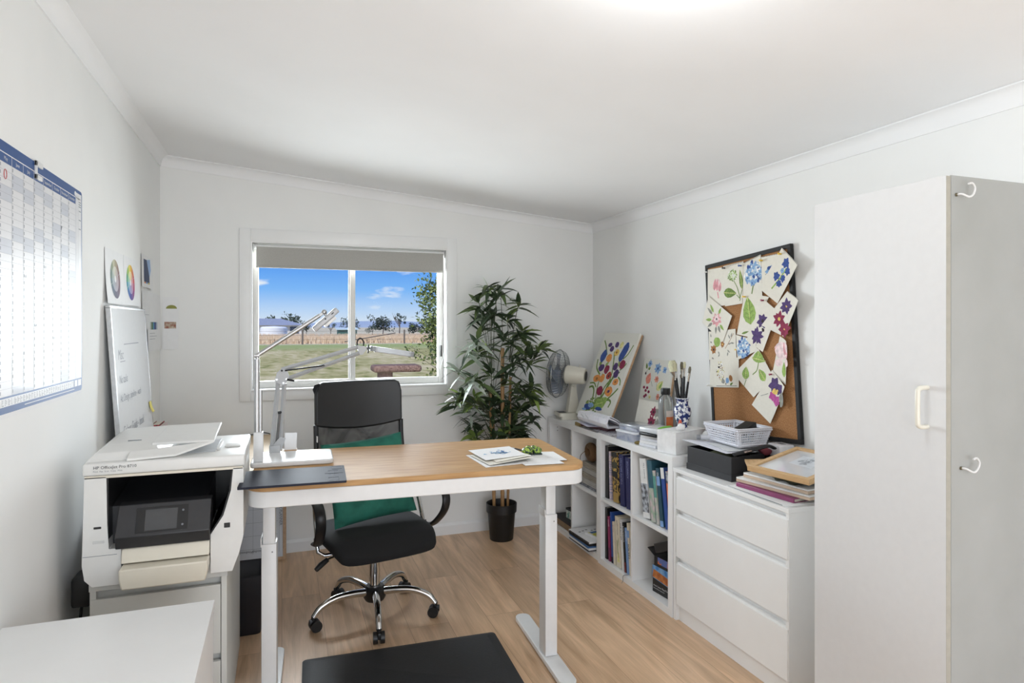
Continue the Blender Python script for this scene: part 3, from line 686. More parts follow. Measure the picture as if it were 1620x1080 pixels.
# ---------------------------------------------------------------- printer
PRW = mat('printer_white', (226, 225, 221), .35, var=.01); PRC = mat('printer_cream', (224, 217, 200), .35, var=.01); PRB = mat('printer_black', (24, 24, 25), .35, var=.1); PRG = mat('printer_charcoal', (46, 46, 48), .4, var=.06)
t = thing('printer', 'white and black office inkjet printer with a document feeder on the drawer unit', 'printer', (-.361, 2.39, .6075)); t.scale = (1.18, 1.18, 1.18)
hw = .2
def xz(b, poly, y0, y1, m): b.loft([[(x, y0, z) for x, z in poly], [(x, y1, z) for x, z in poly]], m)
b = B()
xz(b, [(-hw, .02), (-hw - .006, .06), (-hw, .3), (-.148, .3), (-.146, .17), (-.142, .1), (-.112, .1), (-.112, .0), (-hw + .018, .0)], .0, .37, PRW)     # left cheek
xz(b, [(hw, .3), (.172, .3), (.166, .235), (.146, .165), (.112, .112), (.112, .0), (hw - .03, .0), (hw - .012, .05), (hw, .1)], .0, .37, PRW)            # right cheek
xz(b, [(-.112, .0), (.112, .0), (.112, .1), (-.112, .1)], .02, .37, PRW); xz(b, [(-.148, .1), (.15, .1), (.17, .3), (-.148, .3)], .3, .37, PRW)
b.box(-.2, .198, .0, .37, .296, .3035, PRC)
xz(b, [(-hw - .004, .085), (-.122, .085), (-.122, .0835), (-hw - .004, .0835)], -.0006, .002, GREYLINE)
b.box(-.178, -.160, -.001, .002, .158, .164, PRB); b.box(.148, .164, -.001, .002, .128, .142, PRB); b.box(-.18, -.152, -.0008, .002, .118, .126, mat('badge', (205, 205, 202), .4))
b.build('body', t, smooth=30, bevel=.004)
b = B(); xz(b, [(-.146, .105), (.148, .105), (.171, .295), (-.146, .295)], .296, .3, PRB)
xz(b, [(-.1465, .105), (-.1435, .105), (-.1435, .295), (-.1465, .295)], .004, .296, PRB); b.box(-.146, .17, .02, .296, .292, .296, PRB)
xz(b, [(.1685, .293), (.171, .293), (.164, .235), (.144, .165), (.110, .112), (.108, .112), (.142, .166), (.162, .236)], .0015, .296, PRB)
b.loft([[(-.1435, .05, .205), (.1, .05, .205), (.1, .296, .235), (-.1435, .296, .235)], [(-.1435, .05, .1), (.1, .05, .1), (.1, .296, .1), (-.1435, .296, .1)]], PRG)
b.build('output_bay', t, smooth=20)
b = B(); b.loft([[(-.124, .0, .1), (.112, .0, .1), (.112, -.012, .1), (-.124, -.012, .1)], [(-.122, .05, .105), (.112, .05, .105), (.112, -.028, .135), (-.122, -.028, .135)], [(-.12, .05, .215), (.114, .05, .215), (.114, .012, .214), (-.12, .012, .214)]], PRG)
pm = frame((-.12, -.0282, .137), (1, 0, 0), (0, .5, 1)); b.box(-.004, .236, -.04, -.001, .0, .003, PRB, T=pm) if 0 else None
b.build('control_panel', t, smooth=20, bevel=.002)
PT = frame((-.12, -.0285, .1355), (1, 0, 0), (0, .456, .89))
b = B(); b.box(.045, .175, .008, .078, .0, .0012, PRB, .0005, T=PT); b.box(.068, .148, .013, .07, .001, .0018, mat('screen_glass', (70, 71, 73), .12, var=.02), T=PT)
for yy in (.022, .062): b.cyl((.162, yy, .001), (.162, yy, .0016), .003, GREYLINE, seg=10, T=PT)
b.build('touch_screen', t, smooth=20)
b = B(); b.loft([[(-.11, -.004, .098), (.11, -.004, .098), (.11, .02, .098), (-.11, .02, .098)], [(-.11, -.016, .06), (.11, -.016, .06), (.11, .02, .06), (-.11, .02, .06)]], PRC); b.build('front_flap', t, smooth=20, bevel=.002)
b = B(); xz(b, [(-.108, .056), (.11, .056), (.11, .03), (.104, .0005), (-.102, .0005), (-.108, .03)], -.055, .02, PRC); b.build('paper_tray', t, smooth=30, bevel=.004)
b = B(); b.box(-.204, .204, -.004, .374, .304, .338, PRW, .006, 3)
add_text(b, 'HP OfficeJet Pro 8710', .0115, PRB, tr(-.178, -.0046, .326) @ rot(x=90)); add_text(b, 'Print  Fax  Scan  Copy  Web', .006, GREYLINE, tr(-.178, -.0046, .316) @ rot(x=90)); b.build('scanner_lid', t, smooth=30)
b = B()
xy = lambda z, i: [(-.204 + i, .0 + i), (-.03 - i, .02 + i), (-.05, .34 - i), (-.19 + i, .34 - i)]
b.loft([[(-.204, .02, .336), (-.015, .03, .336), (-.02, .36, .336), (-.204, .36, .336)], [(-.185, .04, .358), (-.03, .05, .36), (-.035, .35, .37), (-.19, .35, .366)], [(-.16, .1, .374), (-.045, .1, .376), (-.045, .34, .386), (-.165, .34, .382)]], PRW)
b.box(-.12, -.085, .12, .128, .376, .377, GREYLINE, T=rot(z=0)); b.build('document_feeder', t, smooth=40, bevel=.004)
b = B(); b.loft([[(-.05, .075, .3745), (.118, .05, .377), (.118, .3, .394), (-.046, .335, .387)], [(-.05, .075, .366), (.118, .05, .370), (.118, .3, .387), (-.046, .335, .379)]], PRW); b.box(.02, .024, .07, .3, .374, .377, PRW) if 0 else None
b.loft([[(-.1, .03, .338), (.118, .05, .369), (.118, .055, .375), (-.1, .04, .358)], [(-.1, .0, .338), (.02, .02, .34), (.02, .02, .345), (-.1, .0, .345)]], PRW); b.build('input_tray', t, smooth=30, bevel=.002)
b = B(); b.box(.12, .13, .09, .22, .338, .345, PRW, .002); b.box(.14, .185, .13, .17, .3385, .344, PRW, .002); b.box(-.0, .118, .07, .3, .338, .3395, mat('tray_grey', (205, 208, 212), .35), .0005); b.build('paper_stop', t, smooth=20)
t = thing('power_adapter', 'black power adapter hanging on its cable between left wall and drawer unit', 'adapter', (-.637, 2.56, 0))
b = B(); b.box(-.03, .03, -.05, .05, .5, .6, BLK, .01, T=tr(0, 0, 0)); b.build('adapter_body', t)
b = B(); b.tube(bez([(.0, -.04, .5), (-.01, -.06, .3), (.0, -.02, .1), (.01, .0, .008), (.01, .2, .006)], 6), .005, BLK, seg=6); b.tube(bez([(0, .03, .6), (.0, .1, .66), (.02, .2, .7), (.03, .33, .72)], 6), .005, BLK, seg=6); b.build('cable', t)

# ================================================================ things on the desk
ZT = .9005
t = thing('task_lamp', 'white desk lamp with slab base and silver pole at desk corner', 'lamp', (0, 0, ZT))
b = B(); Q = [(-.112, 2.643), (.2, 2.632), (.185, 2.86), (-.103, 2.872)]
b.prism(rrect(-.155, .155, -.112, .112, .02, 5), 0, .02, W_METAL, T=tr(.043, 2.752, 0) @ rot(z=-2)); b.build('base', t, smooth=40, bevel=.005)
b = B(); b.box(-.104, -.068, 2.665, 2.701, .02, .135, W_METAL, .003); b.build('sleeve', t)
b = B(); b.cyl((-.092, 2.683, .13), (-.092, 2.683, .42), .0105, ALU, seg=20); b.cyl((-.079, 2.683, .13), (-.079, 2.683, .30), .007, ALU, seg=16); b.cyl((-.09, 2.683, .42), (-.09, 2.683, .434), .006, ALU); b.build('pole', t)
b = B(); b.tube([(-.091, 2.683, .434), (.145, 2.715, .592)], .0085, ALU, seg=14); b.cyl((-.1, 2.683, .434), (-.082, 2.683, .434), .008, ALU); b.tube([(.145, 2.715, .592), (.16, 2.716, .603)], .0065, W_METAL, seg=12); b.sphere((.163, 2.716, .606), .011, ALU, 14); b.tube([(.163, 2.716, .606), (.172, 2.716, .59)], .006, ALU); b.build('arm', t, smooth=60)
hd = tr(.166, 2.716, .578) @ rot(y=-42)
b = B(); b.box(-.062, .062, -.03, .03, -.015, .008, mat('lamp_head_grey', (172, 173, 175), .4, .3), .004, T=hd); b.box(-.02, .035, -.028, .028, -.028, -.015, W_METAL, .003, T=hd); b.box(.03, .042, -.0305, -.03, -.004, .0, BLK, T=hd); b.cyl((.0, -.0303, 0), (0, -.031, 0), .0035, BLK, T=hd, seg=10); b.build('lamp_head', t, smooth=30)

GLAMP = mat('grey_lamp_enamel', (176, 177, 178), .4, var=.02)
t = thing('arm_lamp', 'pale grey spring arm lamp with flat light head reaching over the chair', 'lamp', (0, 2.87, ZT))
Y0 = -.01
b = B(); b.box(-.055, .005, -.03, .02, .0, .012, GLAMP, .003); b.box(-.05, -.005, -.03, .0, .0, .05, GLAMP, .004); b.loft([[(-.04, -.02, .045), (.0, -.02, .03), (.0, -.005, .03), (-.04, -.005, .045)], [(-.005, -.02, .085), (.014, -.02, .075), (.014, -.005, .075), (-.005, -.005, .085)]], GLAMP); b.build('clamp', t, smooth=30)
b = B(); b.tube([(-.04, Y0, .03), (-.015, Y0, .312)], .009, GLAMP, seg=4); b.build('lower_arm', t, smooth=30)
b = B(); b.tube([(-.005, Y0, .07), (.01, Y0, .306)], .009, GLAMP, seg=4); b.build('lower_arm', t, smooth=30)
b = B(); b.tube([(-.02, Y0, .06), (-.008, Y0, .18)], .006, mat('spring_steel', (130, 130, 132), .3, .9), seg=8); b.tube([(.006, Y0, .06), (.008, Y0, .18)], .003, ALU, seg=6); b.cyl((-.016, Y0, .184), (-.0, Y0, .186), .006, BLK); b.build('spring', t)
pl = [(-.028, .318), (-.02, .352), (.0, .37), (.02, .366), (.03, .335), (.022, .318), (.008, .300), (-.004, .302)]
b = B()
for yy in (-.022, .002): b.loft([[(x, yy, z) for x, z in pl], [(x, yy + .003, z) for x, z in pl]], GLAMP)
for x, z in ((.0, .362), (.018, .326), (.006, .31), (-.02, .325)): b.cyl((x, -.026, z), (x, .008, z), .0045, BLK if z > .35 else ALU, seg=10)
b.build('elbow_plate', t, smooth=20)
b = B(); b.tube([(.0, Y0, .366), (.318, Y0, .458)], .0088, GLAMP, seg=4); b.build('upper_arm', t, smooth=30)
b = B(); b.tube([(.02, Y0, .326), (.33, Y0, .434)], .0088, GLAMP, seg=4); b.build('upper_arm', t, smooth=30)
b = B(); b.tube([(.012, -.024, .362), (.168, -.02, .38)], .0035, mat('spring_dark', (60, 60, 62), .35, .8), seg=6); b.cyl((.168, -.026, .38), (.168, .006, .38), .005, BLK, seg=10); b.tube([(.02, -.024, .324), (.05, -.024, .318)], .005, BLK, seg=6); b.build('spring', t)
b = B()
for yy in (-.022, .002): b.loft([[(x, yy, z) for x, z in ((.308, .466), (.352, .458), (.352, .448), (.332, .424), (.32, .424))], [(x, yy + .003, z) for x, z in ((.308, .466), (.352, .458), (.352, .448), (.332, .424), (.32, .424))]], GLAMP)
b.tube(bez([(.312, Y0, .462), (.311, Y0, .482), (.324, Y0, .496), (.338, Y0, .482), (.338, Y0, .462)], 5), .003, mat('spring_dark', (60, 60, 62), .35, .8), seg=8)
b.cyl((.358, -.024, .452), (.358, .004, .452), .0075, BLK); b.box(.355, .361, -.014, -.006, .43, .468, BLK, .002); b.build('head_joint', t, smooth=30)
hm = tr(.465, Y0, .436) @ rot(y=9)
b = B(); b.prism(rrect(-.1, .095, -.045, .045, .03, 6), -.011, .011, mat('head_silver', (166, 169, 172), .4, .3), T=hm); b.prism(rrect(-.08, .088, -.036, .036, .025, 6), -.013, -.0108, W_METAL, T=hm); b.build('light_head', t, smooth=40, bevel=.003)

t = thing('card_holder', 'wooden block holding a stack of small white cards by the arm lamp', 'card holder', (.031, 2.885, ZT), 0)
KRAFT = wood('oak_block', (176, 140, 102), (200, 164, 124), .5, 'X', 8)
b = B(); b.box(-.031, .031, -.022, -.006, 0, .022, KRAFT, .001); b.box(-.031, .031, .006, .022, 0, .022, KRAFT, .001); b.box(-.031, .031, -.006, .006, 0, .006, KRAFT); b.build('holder_block', t, smooth=20)
b = B()
for k in range(5): b.box(-.022, .027, -.0045 + .0018 * k, -.0035 + .0018 * k, .006, .094 - .001 * k, PAPER)
o = b.build('business_cards'); tag(o, 'small stack of white cards upright in the wooden holder', 'cards'); place(o, (.031, 2.885, ZT), 0, 0, 2)

b = B(); TB = mat('tablet_slate', (48, 50, 60), .6, var=.04, spec=.08)
b.loft([[(-.139, 2.318), (.212, 2.3), (.224, 2.552), (-.127, 2.57)], ] and [[(x, y, 0) for x, y in rrect(-.178, .178, -.128, .128, .006, 3)], [(x, y, .008) for x, y in rrect(-.178, .178, -.128, .128, .006, 3)]], TB)
LN = mat('tablet_lines', (96, 98, 110), .5)
for xx, yy in ((.135, .02), (.135, -.09), (.15, .095)): 
    b.tube([(xx - .018, yy - .025, .0082), (xx + .018, yy - .025, .0082), (xx + .018, yy + .025, .0082), (xx - .018, yy + .025, .0082)], .0006, LN, seg=4, closed=True)
b.tube([(.105, 0, .0082), (.17, 0, .0082)], .0006, LN, seg=4); b.tube([(.135, -.06, .0082), (.135, .06, .0082)], .0006, LN, seg=4)
o = b.build('drawing_tablet', None, smooth=20); tag(o, 'dark slate drawing tablet overhanging the front left of the desk', 'tablet'); place(o, (.043, 2.437, ZT), -3)

# loose papers, painting and trinket
def flat_sheet(name, label, cat, pts, z, m=PAPER, lift=(0, 0, 0, 0), draw=None, group=None, th=.0012):
    """thin sheet given by four world corners (x,y), with the corners lifted a little"""
    b = B(); n = 8; P = [Vector((p[0], p[1], z + l)) for p, l in zip(pts, lift)]
    def S(u, v): return P[0] * (1 - u) * (1 - v) + P[1] * u * (1 - v) + P[2] * u * v + P[3] * (1 - u) * v
    G = [[b.bm.verts.new(S(i / n, k / n)) for k in range(n + 1)] for i in range(n + 1)]; H = [[b.bm.verts.new(S(i / n, k / n) + Vector((0, 0, th))) for k in range(n + 1)] for i in range(n + 1)]
    for i in range(n):
        for k in range(n):
            b.bm.faces.new((G[i][k], G[i][k + 1], G[i + 1][k + 1], G[i + 1][k])); b.bm.faces.new((H[i][k], H[i + 1][k], H[i + 1][k + 1], H[i][k + 1]))
    for i in range(n):
        for A in (lambda j: (G[j][0], H[j][0]), lambda j: (G[j][n], H[j][n]), lambda j: (G[0][j], H[0][j]), lambda j: (G[n][j], H[n][j])):
            a, c = A(i), A(i + 1); b.bm.faces.new((a[0], a[1], c[1], c[0]))
    b.mi(m)
    if draw: draw(b, lambda u, v, e=0: S(u, v) + Vector((0, 0, th + .0002 + e)))
    o = b.build(name, None, smooth=30); tag(o, label, cat, group); return o
sk_b = mat('sketch_blue', (74, 118, 168), .7); sk_b2 = mat('sketch_pale_blue', (150, 184, 214), .7)
flat_sheet('paper_sheet', 'loose white sheet at the bottom of the paper pile, corner toward the desk edge', 'paper', [(.745, 2.36), (.99, 2.385), (.97, 2.63), (.735, 2.61)], ZT)
flat_sheet('paper_sheet', 'wide white sheet under the green trinket at the right of the desk', 'paper', [(.90, 2.335), (1.06, 2.32), (1.07, 2.56), (.89, 2.575)], ZT + .0014)
flat_sheet('paper_sheet', 'white sheet under the green trinket with its corner nearest the desk end', 'paper', [(.93, 2.38), (1.095, 2.37), (1.11, 2.545), (.95, 2.58)], ZT + .0028)
flat_sheet('watercolour_sheet', 'cream sheet curling up at its right edge in the middle of the paper pile', 'paper', [(.765, 2.375), (.955, 2.40), (.945, 2.60), (.745, 2.59)], ZT + .0045, CREAM, lift=(0, .012, 0, 0))
flat_sheet('watercolour_sheet', 'cream sheet just under the top blue sketch on the desk', 'paper', [(.80, 2.395), (.96, 2.425), (.945, 2.61), (.79, 2.60)], ZT + .008, CREAM, lift=(.002, .012, 0, 0))
def blueflower(b, S):
    rng = random.Random(2)
    for k in range(26):
        u, v = rng.gauss(.55, .1), rng.gauss(.48, .09); r = .008 + .007 * rng.random(); a = rng.random() * 3
        c = [S(u + r * 5 * math.cos(a + q) * (1 if i % 2 else .5) * .9, v + r * 5 * math.sin(a + q) * (1 if i % 2 else .5) * .9, .0001 * k) for i, q in enumerate((0, 1, 2.1, 3.1, 4.2, 5.2))]
        b.poly(c, sk_b if k % 2 else sk_b2)
flat_sheet('watercolour_sheet', 'white sheet with a small blue flower sketch, topmost of the desk pile', 'painting', [(.765, 2.43), (.945, 2.45), (.945, 2.655), (.755, 2.645)], ZT + .013, PAPER, lift=(.0, .006, .004, 0), draw=blueflower)
b = B(); b.cyl((0, 0, 0), (.015, -.11, 0), .0038, BLK, seg=8); b.cyl((0, 0, 0), (-.0025, .018, 0), .004, ALU, seg=8); b.cyl((.015, -.11, 0), (.0175, -.128, 0), .0038, KRAFT, r1=.0006, seg=8); o = b.build('pencil'); tag(o, 'short dark pencil lying between the papers on the desk', 'pencil'); place(o, (.966, 2.635, ZT + .0095), 8)
TRK = mat('green_black_trinket', (150, 178, 70), .4, rgb2=(28, 52, 50), nscale=95, lo=.47, hi=.53)
t = thing('carved_trinket', 'green and black patterned two lobed trinket on the white sheets', 'trinket', (1.0, 2.52, ZT + .0042), -5)
TRD = mat('trinket_dark_base', (34, 54, 52), .4)
for s in (-1, 1):
    b = B(); b.sphere((s * .021, 0, .016), (.023, .026, .016), TRK, 18); b.sphere((s * .012, .012, .026), (.012, .013, .01), TRK, 12)
    for v in b.bm.verts: v.co.z = max(v.co.z, .004)
    b.box(s * .021 - .02, s * .021 + .02, -.022, .022, 0, .006, TRD, .003); b.build('lobe', t, smooth=60)

# ================================================================ artificial bamboo plant
t = thing('potted_bamboo', 'tall artificial bamboo plant in a black pot in the back right corner', 'plant', (1.41, 4.115, 0))
POT = mat('black_pot', (20, 20, 21), .45, var=.1)
b = B(); b.lathe([(0, .0), (.078, .0), (.08, .004), (.094, .18), (.096, .186), (.103, .188), (.105, .245), (.101, .247), (.097, .24), (.092, .185), (0, .18)], POT, 40); b.build('pot', t, smooth=40)
b = B(); b.lathe([(0, .202), (.092, .2)], mat('peat', (40, 34, 28), .95, nscale=120, bump=.6)); b.build('soil', t)
CANE = mat('bamboo_cane', (176, 138, 92), .5, rgb2=(150, 112, 72), nscale=9)
canes = [(-.055, -.01, 1.02, .011, -.03), (.0, -.02, 1.3, .013, .0), (.045, .0, 1.1, .009, .02), (-.04, .03, .85, .009, -.01)]
for x, y, h, r, lean in canes:
    b = B(); pts = []; rr = []
    n = int(h / .02)
    for i in range(n + 1):
        z = .2 + (h - .2) * i / n; pts.append((x + lean * i / n, y, z)); rr.append(r * (1.14 if i % 7 == 0 else 1))
    b.tube(pts, rr, CANE, seg=12); b.build('cane', t, smooth=60)
LEAVES = [mat('bamboo_leaf_dark', (50, 66, 42), .42, var=.15, nscale=12), mat('bamboo_leaf_mid', (88, 106, 62), .42, var=.15, nscale=12), mat('bamboo_leaf_light', (122, 142, 70), .42, var=.15, nscale=12), mat('bamboo_leaf_pale', (176, 186, 172), .5, var=.1)]
STEM = mat('bamboo_twig', (72, 74, 52), .6)
rng = random.Random(11)
def leaf(b, p, d, L, w, m, droop=.35):
    d = Vector(d).normalized(); side = d.cross(Vector((0, 0, 1)))
    if side.length < .05: side = Vector((1, 0, 0))
    side.normalize(); side = (Matrix.Rotation(rng.uniform(-.7, .7), 3, d) @ side); nrm = side.cross(d).normalized(); p = Vector(p); rows = []
    for i, (f, ww) in enumerate(((0, .12), (.18, .75), (.42, 1), (.7, .66), (1, .02))):
        c = p + d * L * f + Vector((0, 0, -1)) * droop * L * f * f
        rows.append((b.bm.verts.new(c - side * w * ww), b.bm.verts.new(c - nrm * w * .18 * ww), b.bm.verts.new(c + side * w * ww)))
    i = b.mi(m)
    for a, c in zip(rows, rows[1:]):
        for k in (0, 1):
            f = b.bm.faces.new((a[k], a[k + 1], c[k + 1], c[k])); f.material_index = i
fol = B(); fol.keep = True; tw = B()
# cluster heads (x offset, z) measured off the plant, spread in depth
heads = [(1.30, 1.72, 1), (1.42, 1.72, 1), (1.53, 1.61, 1), (1.24, 1.61, 1), (1.35, 1.65, 0), (1.29, 1.52, 0), (1.45, 1.50, 0), (1.59, 1.43, 2), (1.31, 1.54, 0), (1.21, 1.37, 3), (1.32, 1.32, 2), (1.45, 1.35, 1), (1.58, 1.32, 2), (1.64, 1.31, 1), (1.44, 1.23, 0), (1.30, 1.15, 0), (1.22, 1.10, 1), (1.17, 1.12, 3), (1.09, 1.01, 1), (1.06, 0.98, 1), (1.49, 1.07, 1), (1.60, 1.05, 2), (1.23, 0.97, 2), (1.54, 1.00, 1), (1.35, 1.01, 0), (1.38, 1.39, 0), (1.27, 1.44, 0), (1.53, 1.24, 0), (1.16, 1.30, 3), (1.40, 1.14, 0), (1.47, 0.96, 0), (1.13, 1.16, 3), (1.59, 1.23, 1), (1.37, 1.55, 0), (1.49, 1.42, 0), (1.25, 1.28, 1), (1.60, 0.99, 0), (1.12, 1.01, 1), (1.22, 0.96, 2), (1.21, 0.81, 0), (1.24, 0.71, 2), (1.34, 0.85, 0), (1.43, 0.78, 1), (1.49, 0.83, 0), (1.55, 0.89, 1), (1.52, 0.70, 0), (1.60, 0.94, 1), (1.61, 0.83, 0), (1.44, 0.93, 0), (1.31, 0.74, 0), (1.48, 0.71, 0), (1.38, 0.71, 1), (1.29, 0.92, 1), (1.57, 0.77, 1), (1.21, 0.89, 3), (1.50, 0.76, 0), (1.41, 0.87, 0), (1.35, 0.96, 0), (1.57, 0.70, 0)]
for hx, hz, k in heads:
    hy = rng.uniform(-.14, .06); x, z = hx - 1.41, hz
    for v in range(1):
        h = Vector((x, hy, z)); c = min(canes, key=lambda q: abs(q[0] - x)); base = Vector((c[0] + c[4] * .6, c[1], max(.6, min(z - .12 - .25 * abs(x), c[2] + .1))))
        tw.tube(bez([base, base.lerp(h, .5) + Vector((0, 0, .04)), h], 4), .0022, STEM, seg=5)
        n = rng.randint(12, 16)
        for i in range(n):
            a = rng.uniform(0, 2 * PI); el = rng.uniform(-.5, 1.0)
            d = Vector((math.cos(a) * math.cos(el), math.sin(a) * math.cos(el) * .8, math.sin(el))) + Vector((x * .8, 0, .1))
            L = rng.uniform(.1, .165); q = h - Vector((0, 0, rng.uniform(0, .05)))
            m = LEAVES[3] if (k == 3 and rng.random() < .6) else LEAVES[min(2, max(0, int(rng.gauss(k if k < 3 else 1, .6))))]
            leaf(fol, q, d, L, L * rng.uniform(.095, .13), m, rng.uniform(.1, .6))
for v in fol.bm.verts:
    if v.co.y > .19: v.co.y = .19
tw.build('twigs', t); fol.build('foliage', t, smooth=60)

# ================================================================ desk fan
FANC = mat('fan_cream', (216, 212, 198), .35, var=.01)
t = thing('desk_fan', 'cream desk fan with wire cage facing the plant', 'fan', (1.965, 4.165, .7875))
b = B(); b.prism(rrect(-.1, .1, -.075, .085, .015, 4), .0, .022, FANC, T=rot(z=-8)); b.prism(rrect(-.118, .082, -.073, .083, .02, 4), .022, .045, FANC, T=rot(z=-8)); b.box(-.105, -.05, -.03, .05, .045, .047, PRG, .001, T=rot(z=-8)); b.build('base', t, smooth=30, bevel=.003)
b = B(); b.loft([[(-.045, -.025, .044), (.05, -.025, .044), (.05, .025, .044), (-.045, .025, .044)], [(-.02, -.022, .2), (.028, -.022, .2), (.028, .02, .2), (-.02, .02, .2)], [(-.016, -.02, .262), (.024, -.02, .262), (.024, .018, .262), (-.016, .018, .262)]], FANC); b.cyl((.003, -.026, .245), (.003, .024, .245), .02, FANC); b.build('stand', t, smooth=30, bevel=.004)
FM = tr(-.055, -.03, .318) @ Matrix(((0, .66, -.751, 0), (0, .751, .66, 0), (1, 0, 0, 0), (0, 0, 0, 1))) @ rot(y=4)
b = B(); b.lathe([(0, -.14), (.05, -.136), (.058, -.122), (.064, -.05), (.066, .0), (.055, .012), (.03, .016), (0, .016)], FANC, 28, T=FM); b.lathe([(0, -.1415), (.036, -.1405), (.036, -.139), (0, -.139)], PRG, 16, T=FM); b.cyl((.06, 0, -.09), (.078, 0, -.09), .005, FANC, T=FM); b.build('motor', t, smooth=40)
WIRE = mat('fan_wire', (150, 152, 152), .3, .9)
b = B(); RC = .172
def ringp(r, z, n=40): return [(r * math.cos(2 * PI * i / n), r * math.sin(2 * PI * i / n), z) for i in range(n)]
b.tube(ringp(RC, .065), .003, WIRE, seg=6, closed=True, T=FM)
for k in range(44):
    a = 2 * PI * k / 44; c, s = math.cos(a), math.sin(a)
    b.tube([(.05 * c, .05 * s, .005), (.11 * c, .11 * s, .01), (.155 * c, .155 * s, .03), (RC * c, RC * s, .065)], .0009, WIRE, seg=4, T=FM)
    b.tube([(.04 * c, .04 * s, .125), (.11 * c, .11 * s, .12), (.155 * c, .155 * s, .1), (RC * c, RC * s, .065)], .0011, WIRE, seg=4, T=FM)
for r, z in ((.1, .009), (.14, .02), (.1, .121), (.14, .109)): b.tube(ringp(r, z), .0012, WIRE, seg=4, closed=True, T=FM)
b.lathe([(0, .13), (.04, .128), (.042, .122), (0, .12)], FANC, 20, T=FM); b.build('cage', t, smooth=40)
b = B(); BLADE = mat('fan_blade', (126, 134, 148), .25, var=.05)
b.lathe([(0, .1), (.028, .095), (.03, .04), (0, .04)], BLADE, 20, T=FM)
for k in range(4):
    rows = []
    for i in range(7):
        r = .025 + .12 * i / 6; wd = .3 + .55 * math.sin(PI * min(1, (i + 1) / 6.5)) ; rows.append([Vector((r * math.cos(k * PI / 2 + wd * q), r * math.sin(k * PI / 2 + wd * q), .07 + .03 * q)) for q in (-1, -.5, 0, .5, 1)])
    V = [[b.bm.verts.new(FM @ p) for p in r] for r in rows]
    for a, c in zip(V, V[1:]):
        for j in range(4): f = b.bm.faces.new((a[j], a[j + 1], c[j + 1], c[j])); f.material_index = b.mi(BLADE)
b.build('blades', t, smooth=60)
b = B(); b.tube(bez([(.05, .02, .06), (.09, .0, .05), (.12, -.02, .02), (.15, .0, .004), (.2, .04, .004)], 6), .003, BLK, seg=6); b.build('cord', t)

# ================================================================ outside the window
GZ = -.45
def ground_mat():
    m = bpy.data.materials.new('dry_lawn'); m.use_nodes = True; nt = m.node_tree; b = nt.nodes['Principled BSDF']; L = nt.links.new; b.inputs['Roughness'].default_value = .95; b.inputs['Specular IOR Level'].default_value = .1
    tc = nt.nodes.new('ShaderNodeTexCoord')
    def noise(s, sx, sy, d=6):
        mp = nt.nodes.new('ShaderNodeMapping'); mp.inputs['Scale'].default_value = (sx, sy, 1); L(tc.outputs['Object'], mp.inputs[0])
        n = nt.nodes.new('ShaderNodeTexNoise'); n.inputs['Scale'].default_value = s; n.inputs['Detail'].default_value = d; L(mp.outputs[0], n.inputs['Vector']); return n
    n1 = noise(.22, 1, .35); n2 = noise(2.2, 1, .3)
    ad = nt.nodes.new('ShaderNodeMath'); ad.operation = 'MULTIPLY_ADD'; L(n2.outputs['Fac'], ad.inputs[0]); ad.inputs[1].default_value = .5
    h = nt.nodes.new('ShaderNodeMath'); h.operation = 'MULTIPLY'; L(n1.outputs['Fac'], h.inputs[0]); h.inputs[1].default_value = .5; L(h.outputs[0], ad.inputs[2])
    cr = nt.nodes.new('ShaderNodeValToRGB'); e = cr.color_ramp.elements; e[0].position = .36; e[0].color = (lin(128), lin(130), lin(66), 1); e[1].position = .6; e[1].color = (lin(212), lin(194), lin(150), 1)
    k = cr.color_ramp.elements.new(.48); k.color = (lin(184), lin(170), lin(116), 1); L(ad.outputs[0], cr.inputs[0])
    # greener turf and pale paddock further off
    sp = nt.nodes.new('ShaderNodeSeparateXYZ'); L(tc.outputs['Object'], sp.inputs[0])
    r1 = nt.nodes.new('ShaderNodeMapRange'); r1.inputs['From Min'].default_value = 50; r1.inputs['From Max'].default_value = 60; L(sp.outputs['Y'], r1.inputs[0])
    m1 = nt.nodes.new('ShaderNodeMix'); m1.data_type = 'RGBA'; L(r1.outputs[0], m1.inputs['Factor']); L(cr.outputs[0], m1.inputs['A']); m1.inputs['B'].default_value = (lin(160), lin(168), lin(104), 1)
    r2 = nt.nodes.new('ShaderNodeMapRange'); r2.inputs['From Min'].default_value = 66; r2.inputs['From Max'].default_value = 70; L(sp.outputs['Y'], r2.inputs[0])
    m2 = nt.nodes.new('ShaderNodeMix'); m2.data_type = 'RGBA'; L(r2.outputs[0], m2.inputs['Factor']); L(m1.outputs['Result'], m2.inputs['A']); m2.inputs['B'].default_value = (lin(206), lin(192), lin(160), 1)
    L(m2.outputs['Result'], b.inputs['Base Color']); return m
b = B(); b.poly([(-400, YB + T_, GZ), (600, YB + T_, GZ), (900, 1400, GZ), (-700, 1400, GZ)], ground_mat()); struct(b.build('ground', smooth=0))
GRASS = mat('dry_tall_grass', (238, 214, 184), .95, rgb2=(212, 182, 146), nscale=3)
b = B(); b.keep = True; rng = random.Random(21)
for k in range(9000):
    x = rng.uniform(-14, 30); y = 71 + 15 * rng.random() ** 1.3; h = rng.uniform(.55, 1.0); w = .05; a = rng.uniform(-.25, .25)
    b.poly([(x - w, y, GZ), (x + w, y, GZ), (x + a + w * .3, y, GZ + h), (x + a - w * .3, y, GZ + h)], GRASS)
o = b.build('dry_grass', None, smooth=0); tag(o, 'band of tall straw coloured grass along the paddock fence', 'grass'); o['kind'] = 'stuff'
